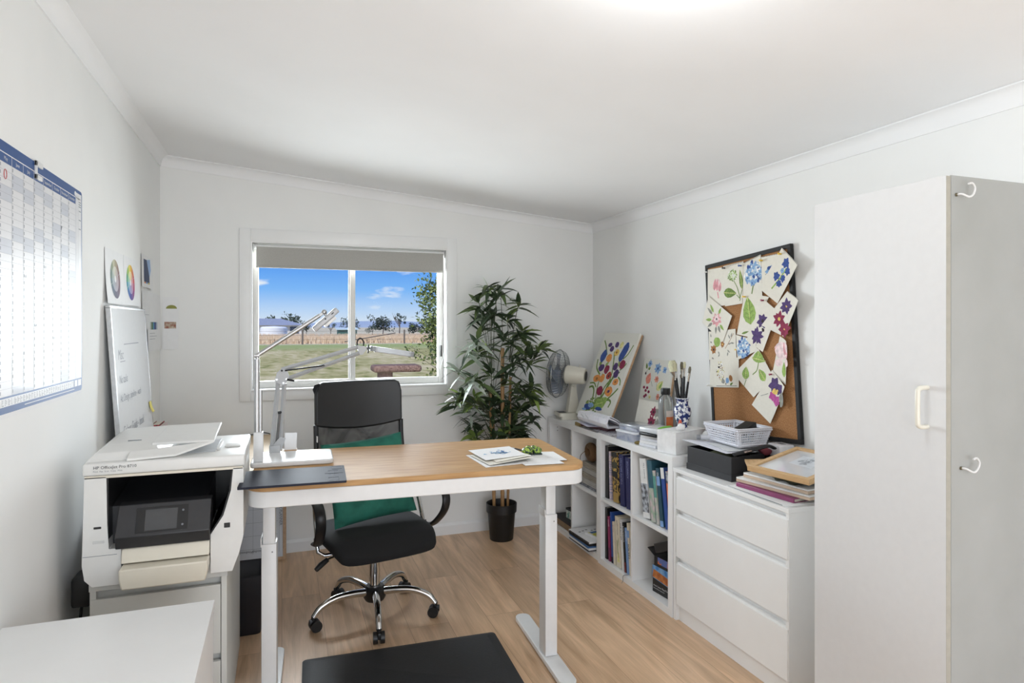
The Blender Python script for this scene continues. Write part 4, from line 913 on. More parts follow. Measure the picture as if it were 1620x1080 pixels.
# fence
PST = mat('weathered_post', (120, 108, 98), .9, nscale=10)
t = thing('paddock_fence', 'wire fence on grey wooden posts across the far side of the lawn', 'fence', (0, 69, GZ))
for k in range(9):
    b = B(); b.cyl((-8.5 + 5.25 * k, 0, 0), (-8.5 + 5.25 * k, 0, 1.5), .09, PST, seg=8); b.build('post', t)
for z in (.5, .95, 1.35):
    b = B(); b.tube([(-10, 0, z), (35, 0, z)], .012, PST, seg=4); b.build('wire', t)
b = B(); b.tube([(6.2, 0, .25), (11.6, .3, 1.15)], .06, PST, seg=6); b.build('strainer_rail', t)
# house
CLAD = mat('house_cladding', (226, 222, 214), .8); ROOF = mat('grey_roof', (150, 154, 166), .6, nscale=3)
t = thing('farmhouse', 'pale farmhouse with a low grey hipped roof beyond the paddock', 'house', (-3.2, 101, GZ))
b = B(); b.box(-8, 6.0, -3.5, 3.5, 0, 2.05, CLAD); b.build('wall', t, smooth=0)
b = B(); b.loft([[(-8.6, -4.1, 2.0), (6.6, -4.1, 2.0), (6.6, 4.1, 2.0), (-8.6, 4.1, 2.0)], [(-5.5, -.3, 3.0), (3.0, -.3, 3.0), (3.0, .3, 3.0), (-5.5, .3, 3.0)]], ROOF); b.build('roof', t, smooth=0)
for x in (2.2, 4.3):
    b = B(); b.box(x, x + 1.2, -3.56, -3.5, .8, 1.8, mat('house_window', (84, 92, 104), .2)); b.build('window', t, smooth=0)
b = B(); b.box(-1.2, -.8, -.4, .2, 2.8, 3.6, CLAD); b.build('chimney', t, smooth=0)
t = thing('water_tank', 'round white water tank in front of the farmhouse', 'tank', (-1.0, 90, GZ))
b = B(); b.lathe([(0, 0), (1.7, 0), (1.7, 1.62), (1.5, 1.8), (0, 1.9)], mat('tank_white', (236, 234, 230), .5), 32); b.build('tank_body', t)
t = thing('garden_shed', 'small green shed with a pale roof beyond the paddock', 'shed', (10.5, 112, GZ))
b = B(); b.box(-1.6, 1.5, -1.2, 1.2, 0, 1.25, mat('shed_green', (70, 106, 96), .7)); b.build('wall', t, smooth=0)
b = B(); b.loft([[(-1.9, -1.5, 1.25), (1.8, -1.5, 1.25), (1.8, 1.5, 1.55), (-1.9, 1.5, 1.55)], [(-1.9, -1.5, 1.33), (1.8, -1.5, 1.33), (1.8, 1.5, 1.63), (-1.9, 1.5, 1.63)]], mat('shed_roof', (205, 216, 208), .5)); b.build('roof', t, smooth=0)
# trees
LG = [mat('gum_leaf', (78, 92, 72), .8, var=.2, nscale=1), mat('gum_leaf_dark', (58, 70, 58), .8, var=.2, nscale=1)]
BARK = mat('grey_bark', (112, 102, 94), .9)
def far_tree(label, x, y, h, w, blobs, m, seed, bare=False):
    rng = random.Random(seed); t = thing('tree', label, 'tree', (x, y, GZ), 0, 'trees beyond the paddock')
    b = B(); b.tube([(0, 0, 0), (.02 * h, 0, h * .35), (0, 0, h * .6)], [.03 * h, .022 * h, .012 * h], BARK, seg=6)
    for k in range(7 if bare else 4):
        a = rng.uniform(-1.2, 1.2); b.tube([(.01 * h, 0, h * rng.uniform(.25, .5)), (math.sin(a) * w * .3, rng.uniform(-.1, .1) * w, h * .65), (math.sin(a) * w * .45, 0, h * rng.uniform(.75, .98))], [.014 * h, .009 * h, .004 * h], BARK, seg=5)
    b.build('trunk', t, smooth=60)
    b = B(); b.keep = True
    for q in range(blobs):
        cx, cy, cz = rng.gauss(0, w * .2), rng.gauss(0, w * .15), h * (.35 + .5 * rng.random() if not bare else .5 + .4 * rng.random()); r = w * rng.uniform(.12, .24) * (.6 if bare else 1)
        for k in range(46):
            v = Vector((rng.gauss(0, 1), rng.gauss(0, 1), rng.gauss(0, 1))).normalized() * r * rng.uniform(.6, 1.05) + Vector((cx, cy, cz)); s_ = w * .035
            a1 = Vector((rng.gauss(0, 1), rng.gauss(0, 1), rng.gauss(0, 1))).normalized() * s_; a2 = Vector((rng.gauss(0, 1), rng.gauss(0, 1), rng.gauss(0, 1))).normalized() * s_
            b.poly([v + a1, v + a2, v - a1, v - a2], m[rng.random() < .5])
    b.build('foliage', t, smooth=0)
far_tree('tall round tree at the left end of the farmhouse', -2.6, 150, 4.2, 5, 8, LG, 1, True)
far_tree('dense green tree behind the farmhouse roof', .9, 126, 3.9, 5.6, 14, LG, 2)
far_tree('dark tree beside the right end of the farmhouse', 4.1, 120, 2.9, 2.6, 10, LG, 3)
far_tree('small bare tree between farmhouse and shed', 10.4, 150, 2.8, 3.2, 4, LG, 4, True)
far_tree('tree behind the window mullion right of the shed', 14.6, 150, 4.3, 4.4, 13, LG, 5)
far_tree('low shrubby tree just right of the window mullion', 17.9, 136, 2.1, 2.6, 9, LG, 6)
far_tree('broad dark tree in the middle of the right window pane', 21.6, 146, 4.4, 5.2, 18, [LG[1], LG[1]], 7)
far_tree('thin open tree right of the broad dark tree', 26.0, 150, 5.2, 4.0, 7, LG, 8, True)
far_tree('low dark tree partly behind the near shrub', 29.0, 148, 2.2, 5, 12, [LG[1], LG[1]], 9)
# distant hills
b = B(); HILL = mat('distant_hills', (150, 166, 186), 1., rgb2=(176, 182, 186), nscale=.012)  # distance haze is mixed into the blue-grey hill colour
n = 40; base = [(-500 + 1700 * i / n, 900 - 120 * i / n) for i in range(n + 1)]
b.loft([[(x, y - 60, GZ) for x, y in base], [(x, y, GZ + 5.5 + 2.2 * math.sin(i * .55) + 1.6 * math.sin(i * 1.3 + 1)) for i, (x, y) in enumerate(base)], [(x, y + 60, GZ) for x, y in base]], HILL, caps=False, closed=False)
struct(b.build('hills', smooth=60))
# near shrub at the right of the window
SL = [mat('shrub_leaf', (96, 112, 56), .6, var=.2, nscale=5), mat('shrub_leaf_light', (150, 158, 92), .6, var=.2, nscale=5), mat('shrub_leaf_dark', (58, 72, 40), .6, var=.2, nscale=5)]
t = thing('shrub', 'tall leafy green shrub close outside the right window pane', 'shrub', (2.1, 8.9, GZ)); rng = random.Random(31)
tw = B(); fo = B(); fo.keep = True
def sprig(p, n, spread, L):
    for k in range(n):
        q = Vector(p) + Vector((rng.gauss(0, spread), rng.gauss(0, spread), rng.gauss(0, spread)))
        d = Vector((rng.gauss(0, 1), rng.gauss(0, 1), rng.gauss(.3, .8))).normalized(); s = d.orthogonal().normalized(); s = Matrix.Rotation(rng.uniform(0, 6), 3, d) @ s
        l = L * rng.uniform(.6, 1.2); w = l * .28
        fo.poly([q, q + d * l * .5 + s * w, q + d * l, q + d * l * .5 - s * w], SL[rng.choice((0, 0, 1, 1, 2))])
for k in range(330):
    f = rng.random(); z = .12 + 2.43 * f; half = .30 + .12 * math.sin(f * 9) - .14 * max(0, f - .55)
    x = .14 + rng.uniform(-half, .5); y = rng.uniform(-.25, .25)
    if k % 9 == 0: tw.tube(bez([(.2, 0, .0), (.2 + x * .2, y * .4, z * .5), (x, y, z)], 4), [.007] * 8 + [.003], BARK, seg=4)
    sprig((x, y, z), 40, .075, .06)
for x, z in ((-.36, 1.52), (-.42, 1.62), (-.2, 2.2), (-.25, 2.35), (-.1, 2.45), (-.3, .95), (-.34, .6)):
    tw.tube(bez([(.15, 0, z - .35), (x * .5, 0, z - .12), (x, 0, z)], 4), .003, BARK, seg=4); sprig((x + .04, 0, z - .05), 30, .06, .055)
tw.build('branches', t); fo.build('foliage', t, smooth=0)
t = thing('young_shrub', 'low feathery green plant on the lawn behind the arm lamp', 'shrub', (.1, 7.9, GZ))
fo = B(); fo.keep = True
for k in range(700):
    a = rng.uniform(0, 6.28); r = rng.random() ** .5 * .26; z = rng.random() * .72 * (1 - r); p = Vector((r * math.cos(a), r * math.sin(a), z + .05)); d = Vector((math.cos(a) * .6, math.sin(a) * .6, 1)).normalized(); s = d.orthogonal().normalized()
    fo.poly([p, p + d * .07 + s * .012, p + d * .15, p + d * .07 - s * .012], SL[rng.choice((0, 0, 1))])
fo.build('foliage', t, smooth=0)
# outdoor cat scratching post
CARP = mat('brown_carpet', (92, 66, 58), .95, rgb2=(140, 112, 100), nscale=60, bump=.8)
t = thing('scratching_post', 'brown carpeted cat scratching post standing outside the window', 'cat post', (1.06, 7.02, GZ))
b = B(); b.box(-.2, .2, -.2, .2, 0, .05, CARP, .015); b.build('base', t)
b = B(); b.cyl((0, 0, .05), (0, 0, 1.3), .075, mat('sisal', (176, 138, 96), .9, nscale=6, stretch=(1, 1, 60)), seg=24); b.build('sisal_post', t)
b = B(); b.cyl((0, 0, 1.29), (0, 0, 1.405), .083, CARP, seg=24); b.build('carpet_collar', t)
b = B(); b.box(-.14, .38, -.15, .15, 1.4, 1.475, CARP, .03, 4); b.build('platform', t)

# ================================================================ paintings and cork board
PAL = {'pink': (224, 160, 166), 'green': (112, 138, 70), 'lime': (150, 180, 96), 'blue': (58, 84, 152), 'sky': (134, 170, 210), 'purple': (82, 62, 112), 'rose': (238, 214, 214), 'wine': (140, 46, 76), 'yellow': (232, 200, 110),
       'brown': (160, 110, 64), 'dark': (52, 42, 48), 'grey': (150, 150, 142), 'orange': (224, 150, 84), 'red': (172, 66, 60), 'paleyellow': (222, 216, 150), 'salmon': (224, 142, 124), 'magenta': (186, 84, 152), 'white': (240, 240, 238)}
def paint(n): return mat('watercolour_' + n, PAL[n], .85, var=.18, nscale=55)
class Art:
    """paints flat strokes just above a sheet; wf(u,v) gives the sheet's own height"""
    def __init__(s, b, wf): s.b, s.wf, s.e, s.r = b, wf, .0002, random.Random(17)
    def poly(s, pts, c):
        s.e += .000004; s.b.poly([(x, y, s.wf(x, y) + s.e) for x, y in pts], c if not isinstance(c, str) else paint(c))
    def blob(s, x, y, rx, ry, rot_, c, n=14, wob=.1):
        a0 = R(rot_); P = []
        for i in range(n):
            t = 2 * PI * i / n; k = 1 + s.r.uniform(-wob, wob); px, py = rx * k * math.cos(t), ry * k * math.sin(t)
            P.append((x + px * math.cos(a0) - py * math.sin(a0), y + px * math.sin(a0) + py * math.cos(a0)))
        s.poly(P, c)
    def leaf(s, x0, y0, x1, y1, w, c):
        dx, dy = x1 - x0, y1 - y0; L = math.hypot(dx, dy) or 1e-6; nx, ny = -dy / L, dx / L
        pr = ((0, 0), (.15, .7), (.35, 1), (.6, .85), (.82, .45), (1, 0))
        s.poly([(x0 + dx * f + nx * w * k, y0 + dy * f + ny * w * k) for f, k in pr] + [(x0 + dx * f - nx * w * k, y0 + dy * f - ny * w * k) for f, k in pr[::-1][1:-1]], c)
        if w > .012 and c in ('green', 'lime'):
            for f in (.2, .35, .5, .65, .8):
                for sg in (-1, 1): s.stroke([(x0 + dx * f, y0 + dy * f), (x0 + dx * (f + .13) + nx * w * .75 * sg * (1.1 - f), y0 + dy * (f + .13) + ny * w * .75 * sg * (1.1 - f))], .0009, 'green' if c != 'green' else 'lime')
            s.stroke([(x0, y0), (x1, y1)], .0013, 'paleyellow')
    def stroke(s, pts, w, c):
        if len(pts) > 2: pts = [(p.x, p.y) for p in bez([(x, y, 0) for x, y in pts], 5)]
        L_, R_ = [], []
        for i, p in enumerate(pts):
            a, b_ = pts[max(0, i - 1)], pts[min(len(pts) - 1, i + 1)]; dx, dy = b_[0] - a[0], b_[1] - a[1]; d = math.hypot(dx, dy) or 1; L_.append((p[0] - dy / d * w, p[1] + dx / d * w)); R_.append((p[0] + dy / d * w, p[1] - dx / d * w))
        for i in range(len(pts) - 1): s.poly([L_[i], L_[i + 1], R_[i + 1], R_[i]], c)
    def flower(s, x, y, r, n, c, c2):
        o = s.r.uniform(0, 6)
        for i in range(n):
            a = o + 2 * PI * i / n + s.r.uniform(-.2, .2); q = r * s.r.uniform(.8, 1.15); s.leaf(x, y, x + q * math.cos(a), y + q * math.sin(a), r * (2.5 / n), c)
        if c2 != c: s.blob(x, y, r * .24, r * .24, 0, c2, 8)
        else: s.blob(x, y, r * .45, r * .4, 0, c, 9)
    def head(s, x, y, rx, ry, kind):
        cols = {'B': ('sky', 'sky', 'blue', 'white', 'sky'), 'G': ('lime', 'white', 'green', 'lime'), 'N': ('grey', 'brown', 'white', 'dark', 'paleyellow')}[kind]
        if kind != 'N': s.blob(x, y, rx * .95, ry * .95, 0, mat('watercolour_wash_' + kind, (188, 208, 226) if kind == 'B' else (214, 224, 188), .85), 20, .05)
        for i in range(90 if kind == 'B' else 60):
            a, q = s.r.uniform(0, 2 * PI), s.r.random() ** .5; d = rx * s.r.uniform(.07, .16); s.blob(x + rx * q * math.cos(a), y + ry * q * math.sin(a), d, d * s.r.uniform(.6, 1.6), s.r.uniform(0, 180), s.r.choice(cols), 6, .3)
    def run(s, ops):
        for o in ops:
            k = o[0]
            if k == 'b': s.blob(*o[1:])
            elif k == 'l': s.leaf(*o[1:])
            elif k == 's': s.stroke(o[1], o[2], o[3])
            elif k == 'f': s.flower(*o[1:])
            elif k == 'h': s.head(*o[1:])
            elif k == 'd':
                (x0, y0), (x1, y1) = o[1], o[2]; n = 22; dx, dy = (x1 - x0) / n, (y1 - y0) / n
                for i in range(n): s.poly([(x0 + dx * (i + a) + ex, y0 + dy * (i + a) + ey) for a, ex, ey in ((.25, 0, 0), (.7, 0, 0), (.7, .0008, -.004), (.25, .0008, -.004))], 'dark')
CORKM = mat('cork', (176, 128, 84), .95, rgb2=(150, 104, 64), nscale=190, lo=.4, hi=.6, bump=.3)
BW_, BH_ = .628, .915
BM = frame((2.196, 2.941, 1.783), (0, -math.cos(R(4.2)), math.sin(R(4.2))), (0, math.sin(R(4.2)), math.cos(R(4.2))))
t = thing('cork_board', 'black framed cork board hung crooked on the right wall, covered with flower paintings', 'cork board'); t.matrix_world = BM
b = B(); b.box(.015, BW_ - .015, -BH_ + .015, -.015, -.012, 0, CORKM); b.build('cork_panel', t, smooth=0)
b = B(); fw = .021
for a in ((0, BW_, -fw, 0), (0, BW_, -BH_, -BH_ + fw), (0, fw, -BH_ + fw, -fw), (BW_ - fw, BW_, -BH_ + fw, -fw)): b.box(*a, -.015, .004, BLKM, .002)
b.build('frame', t, smooth=20)
# board corners [(0.0054, -0.0011), (0.6315, -0.0013), (0.6435, -0.9147), (-0.0201, -0.8727)]
CARDS = [
    ('cream sheet with a pale pink tulip at the cork board top left', 1, 0, 0, [(0.0262, -0.0278), (0.1921, -0.0354), (0.1774, -0.2349), (0.0105, -0.2405)], [('b', 0.0972, -0.1206, 0.0322, 0.0319, 0, 'rose'), ('l', 0.0745, -0.148, 0.088, -0.0851, 0.0145, 'pink'), ('l', 0.1146, -0.1606, 0.1299, -0.11, 0.0116, 'pink'), ('l', 0.0947, -0.1543, 0.1056, -0.0858, 0.0116, 'pink'), ('s', [(0.1002, -0.1588), (0.1064, -0.1935)], 0.0043, 'pink')]),
    ('cream sheet with a green hydrangea head and two leaves on the cork board', 2, 0, 0, [(0.1587, -0.03), (0.3137, -0.0301), (0.2904, -0.2414), (0.1573, -0.242)], [('d', (0.167, -0.0332), (0.3084, -0.031)), ('h', 0.2252, -0.0884, 0.0368, 0.029, 'G'), ('l', 0.2956, -0.1705, 0.2849, -0.0649, 0.0145, 'green'), ('l', 0.1513, -0.1689, 0.2522, -0.1849, 0.0261, 'green'), ('s', [(0.2356, -0.1173), (0.2596, -0.1569), (0.2767, -0.213), (0.2732, -0.2252)], 0.0023, 'green'), ('s', [(0.2956, -0.1705), (0.277, -0.2095)], 0.002, 'green'), ('s', [(0.2516, -0.1921), (0.2741, -0.2127)], 0.002, 'green')]),
    ('cream sheet with a large blue hydrangea at the top of the cork board', 3, 0, 0, [(0.3156, -0.0394), (0.44, -0.0181), (0.4356, -0.2415), (0.2957, -0.2402)], [('d', (0.3209, -0.0385), (0.4374, -0.0201)), ('h', 0.3822, -0.103, 0.0644, 0.0551, 'B'), ('s', [(0.3779, -0.1619), (0.3637, -0.2055)], 0.0035, 'green')]),
    ('cream sheet with a small blue lavender sprig on the cork board', 4, 0, 0, [(0.4438, -0.0316), (0.582, -0.0351), (0.5817, -0.1891), (0.4391, -0.194)], [('d', (0.4487, -0.0307), (0.5709, -0.0351)), ('s', [(0.4658, -0.1225), (0.5225, -0.079)], 0.0017, 'grey'), ('l', 0.4733, -0.1168, 0.5177, -0.0816, 0.0145, 'sky'), ('b', 0.4938, -0.0929, 0.0138, 0.0087, 0, 'blue'), ('b', 0.4787, -0.1075, 0.0138, 0.0058, 0, 'sky')]),
    ('cream sheet with dark blue bell flowers hanging past the board top right corner', 6, 0.03, (1, -0.4), [(0.5836, -0.0133), (0.6854, -0.1092), (0.5381, -0.2679), (0.4207, -0.1814)], [('d', (0.5863, -0.0188), (0.6824, -0.1055)), ('s', [(0.5049, -0.1939), (0.5575, -0.1561), (0.6092, -0.1113)], 0.0041, 'lime'), ('f', 0.6066, -0.0881, 0.0261, 6, 'blue', 'blue'), ('f', 0.5803, -0.1182, 0.0145, 5, 'sky', 'blue'), ('f', 0.6145, -0.1269, 0.0203, 6, 'blue', 'blue'), ('f', 0.5409, -0.1387, 0.0232, 6, 'blue', 'blue'), ('f', 0.582, -0.1547, 0.0203, 6, 'blue', 'blue'), ('f', 0.5539, -0.1754, 0.0203, 6, 'blue', 'blue')]),
    ('cream sheet with one big green leaf in the middle of the cork board', 5, 0, 0, [(0.3176, -0.1893), (0.4837, -0.23), (0.3392, -0.415), (0.2421, -0.3943)], [('l', 0.3489, -0.3527, 0.3338, -0.2125, 0.0464, 'lime'), ('s', [(0.349, -0.351), (0.3455, -0.2262)], 0.0017, 'green'), ('l', 0.2792, -0.3938, 0.3339, -0.3849, 0.0058, 'green')]),
    ('white sheet with two purple columbine flowers mid cork board', 7, 0, 0, [(0.4502, -0.238), (0.5377, -0.3042), (0.4244, -0.4912), (0.3157, -0.4242)], [('f', 0.4354, -0.3422, 0.0377, 7, 'purple', 'dark'), ('f', 0.3892, -0.4109, 0.0435, 9, 'purple', 'purple'), ('s', [(0.3877, -0.4315), (0.3808, -0.4587)], 0.0014, 'grey'), ('l', 0.4411, -0.3936, 0.4282, -0.374, 0.0087, 'dark')]),
    ('cream sheet with three wine red and purple flowers curling off the board', 8, 0.035, (1, -0.3), [(0.6057, -0.2183), (0.684, -0.2677), (0.5688, -0.4247), (0.4267, -0.362)], [('d', (0.6077, -0.2202), (0.6821, -0.2659)), ('f', 0.5963, -0.2871, 0.0377, 8, 'purple', 'yellow'), ('f', 0.5462, -0.3413, 0.0377, 8, 'wine', 'yellow'), ('f', 0.5756, -0.391, 0.0435, 8, 'wine', 'yellow')]),
    ('white sheet with a pink anemone and grey leaves at the board left edge', 6, 0.0, 0, [(0.0307, -0.1733), (0.2142, -0.2971), (0.1323, -0.4273), (-0.0349, -0.3121)], [('f', 0.0894, -0.3068, 0.0406, 9, 'pink', 'dark'), ('f', 0.0896, -0.303, 0.0232, 6, 'rose', 'dark'), ('l', 0.0564, -0.2736, 0.017, -0.2353, 0.0087, 'grey'), ('l', 0.0677, -0.2655, 0.0419, -0.2183, 0.0087, 'lime'), ('l', 0.1089, -0.2784, 0.1313, -0.2468, 0.0087, 'lime'), ('l', 0.0528, -0.322, 0.0094, -0.3394, 0.0087, 'grey'), ('l', 0.1008, -0.3407, 0.1142, -0.3787, 0.0087, 'grey'), ('l', 0.0832, -0.3425, 0.0762, -0.3827, 0.0087, 'grey'), ('l', 0.1151, -0.3358, 0.1446, -0.368, 0.0087, 'lime'), ('l', 0.0471, -0.3033, -0.0036, -0.2991, 0.0087, 'lime')]),
    ('cream sheet with a green fig and brown blossom left of the blue hydrangea', 3, 0, 0, [(0.0135, -0.3658), (0.2309, -0.3655), (0.2279, -0.5149), (0.0053, -0.5186)], [('b', 0.0794, -0.4266, 0.0276, 0.0261, 5, 'lime'), ('f', 0.0483, -0.4648, 0.0261, 7, 'brown', 'dark'), ('f', 0.1229, -0.4399, 0.0174, 6, 'brown', 'yellow'), ('s', [(0.1439, -0.463), (0.1859, -0.4209), (0.2158, -0.3862)], 0.0014, 'brown'), ('l', 0.0323, -0.3976, 0.0277, -0.3782, 0.0046, 'grey'), ('l', 0.0361, -0.4282, 0.0217, -0.4199, 0.0046, 'grey'), ('l', 0.1865, -0.4136, 0.1715, -0.3908, 0.0046, 'grey'), ('l', 0.1925, -0.4066, 0.2053, -0.3819, 0.0046, 'grey'), ('l', 0.1678, -0.4419, 0.1958, -0.436, 0.0046, 'grey'), ('l', 0.1601, -0.471, 0.1811, -0.4863, 0.0046, 'grey'), ('l', 0.1648, -0.4821, 0.1577, -0.5039, 0.0046, 'grey'), ('l', 0.0857, -0.4756, 0.0959, -0.4947, 0.0046, 'grey'), ('l', 0.0302, -0.5078, 0.0475, -0.5159, 0.0046, 'grey'), ('l', 0.0962, -0.4909, 0.0835, -0.5055, 0.0046, 'grey'), ('l', 0.1904, -0.4357, 0.2174, -0.4388, 0.0046, 'grey')]),
    ('white sheet with a tall speckled plant sketch at the board lower left', 2, 0, 0, [(0.0114, -0.5188), (0.2442, -0.5117), (0.2332, -0.6652), (-0.0002, -0.6667)], [('h', 0.0954, -0.5804, 0.0322, 0.0493, 'N'), ('b', 0.1473, -0.6302, 0.0138, 0.0145, 0, 'sky'), ('b', 0.1752, -0.6182, 0.0138, 0.0174, 10, 'brown'), ('b', 0.1134, -0.6344, 0.0138, 0.0116, 0, 'grey'), ('s', [(0.0552, -0.6593), (0.2194, -0.6569)], 0.002, 'grey'), ('l', 0.1666, -0.6537, 0.1914, -0.6397, 0.0058, 'green'), ('l', 0.1364, -0.6541, 0.1314, -0.6403, 0.0058, 'grey')]),
    ('cream sheet with a blue hydrangea low in the middle of the cork board', 4, 0, 0, [(0.234, -0.3964), (0.3213, -0.4175), (0.3939, -0.4799), (0.2379, -0.5241)], [('h', 0.2842, -0.4668, 0.0506, 0.0493, 'B'), ('b', 0.2258, -0.4717, 0.0092, 0.0043, 0, 'yellow')]),
    ('cream sheet with three bright green nettle leaves below the blue hydrangea', 6, 0, 0, [(0.3944, -0.473), (0.4855, -0.6099), (0.3438, -0.7111), (0.2047, -0.5947)], [('l', 0.3897, -0.538, 0.3937, -0.4833, 0.0348, 'lime'), ('l', 0.3469, -0.5163, 0.4425, -0.5357, 0.0174, 'lime'), ('l', 0.29, -0.6235, 0.3031, -0.5589, 0.0261, 'lime'), ('l', 0.4311, -0.6301, 0.3912, -0.573, 0.0232, 'lime'), ('s', [(0.392, -0.5397), (0.3769, -0.5789), (0.3457, -0.5994)], 0.0026, 'green'), ('s', [(0.2984, -0.6235), (0.2793, -0.656)], 0.002, 'green')]),
    ('cream sheet with a large pink tulip bulging past the board right edge', 7, 0.04, (1, 0), [(0.5425, -0.4216), (0.5973, -0.4489), (0.5649, -0.6476), (0.4816, -0.5955)], [('b', 0.5574, -0.4893, 0.0552, 0.0406, 0, 'rose'), ('l', 0.5185, -0.5044, 0.5406, -0.4477, 0.0203, 'pink'), ('l', 0.596, -0.5261, 0.5626, -0.4488, 0.0232, 'pink'), ('l', 0.557, -0.5251, 0.5613, -0.4667, 0.0174, 'rose'), ('b', 0.5268, -0.544, 0.023, 0.0174, 0, 'rose'), ('b', 0.5857, -0.5484, 0.0184, 0.0174, 0, 'rose'), ('l', 0.5571, -0.6128, 0.5624, -0.5415, 0.0145, 'lime')]),
    ('cream sheet with a purple and magenta pansy lowest on the cork board', 8, 0.035, (1, 0), [(0.4829, -0.5775), (0.5714, -0.6552), (0.4518, -0.832), (0.3314, -0.7478)], [('f', 0.4974, -0.6492, 0.0406, 6, 'purple', 'purple'), ('f', 0.5278, -0.6665, 0.029, 5, 'purple', 'purple'), ('f', 0.4789, -0.6997, 0.0261, 5, 'magenta', 'magenta'), ('f', 0.5017, -0.7239, 0.029, 5, 'magenta', 'magenta'), ('l', 0.5303, -0.7299, 0.5483, -0.6801, 0.0174, 'grey'), ('b', 0.4978, -0.6778, 0.023, 0.0145, 0, 'yellow'), ('b', 0.4977, -0.6785, 0.0092, 0.0058, 0, 'dark'), ('s', [(0.3975, -0.7021), (0.4497, -0.6897)], 0.0014, 'grey'), ('l', 0.5288, -0.7511, 0.5555, -0.7114, 0.0116, 'grey')]),
]
PINS = [('white push pin at the top left corner of the cork board', 'white', (0.0222, -0.04)), ('black push pin above the green hydrangea on the cork board', 'dark', (0.1764, -0.0429)), ('blue push pin between the two hydrangeas on the cork board', 'blue', (0.3018, -0.0507)), ('yellow push pin right of the large blue hydrangea', 'yellow', (0.453, -0.0497)), ('yellow push pin above the dark blue bell flowers', 'yellow', (0.5772, -0.0402)), ('yellow push pin at the tip of the big green leaf', 'yellow', (0.3196, -0.2102)), ('red push pin at the top of the columbine sheet', 'wine', (0.4474, -0.2428)), ('red push pin above the purple pansy', 'wine', (0.4789, -0.5984)), ('white push pin at the lower left of the cork board', 'white', (0.0006, -0.656))]
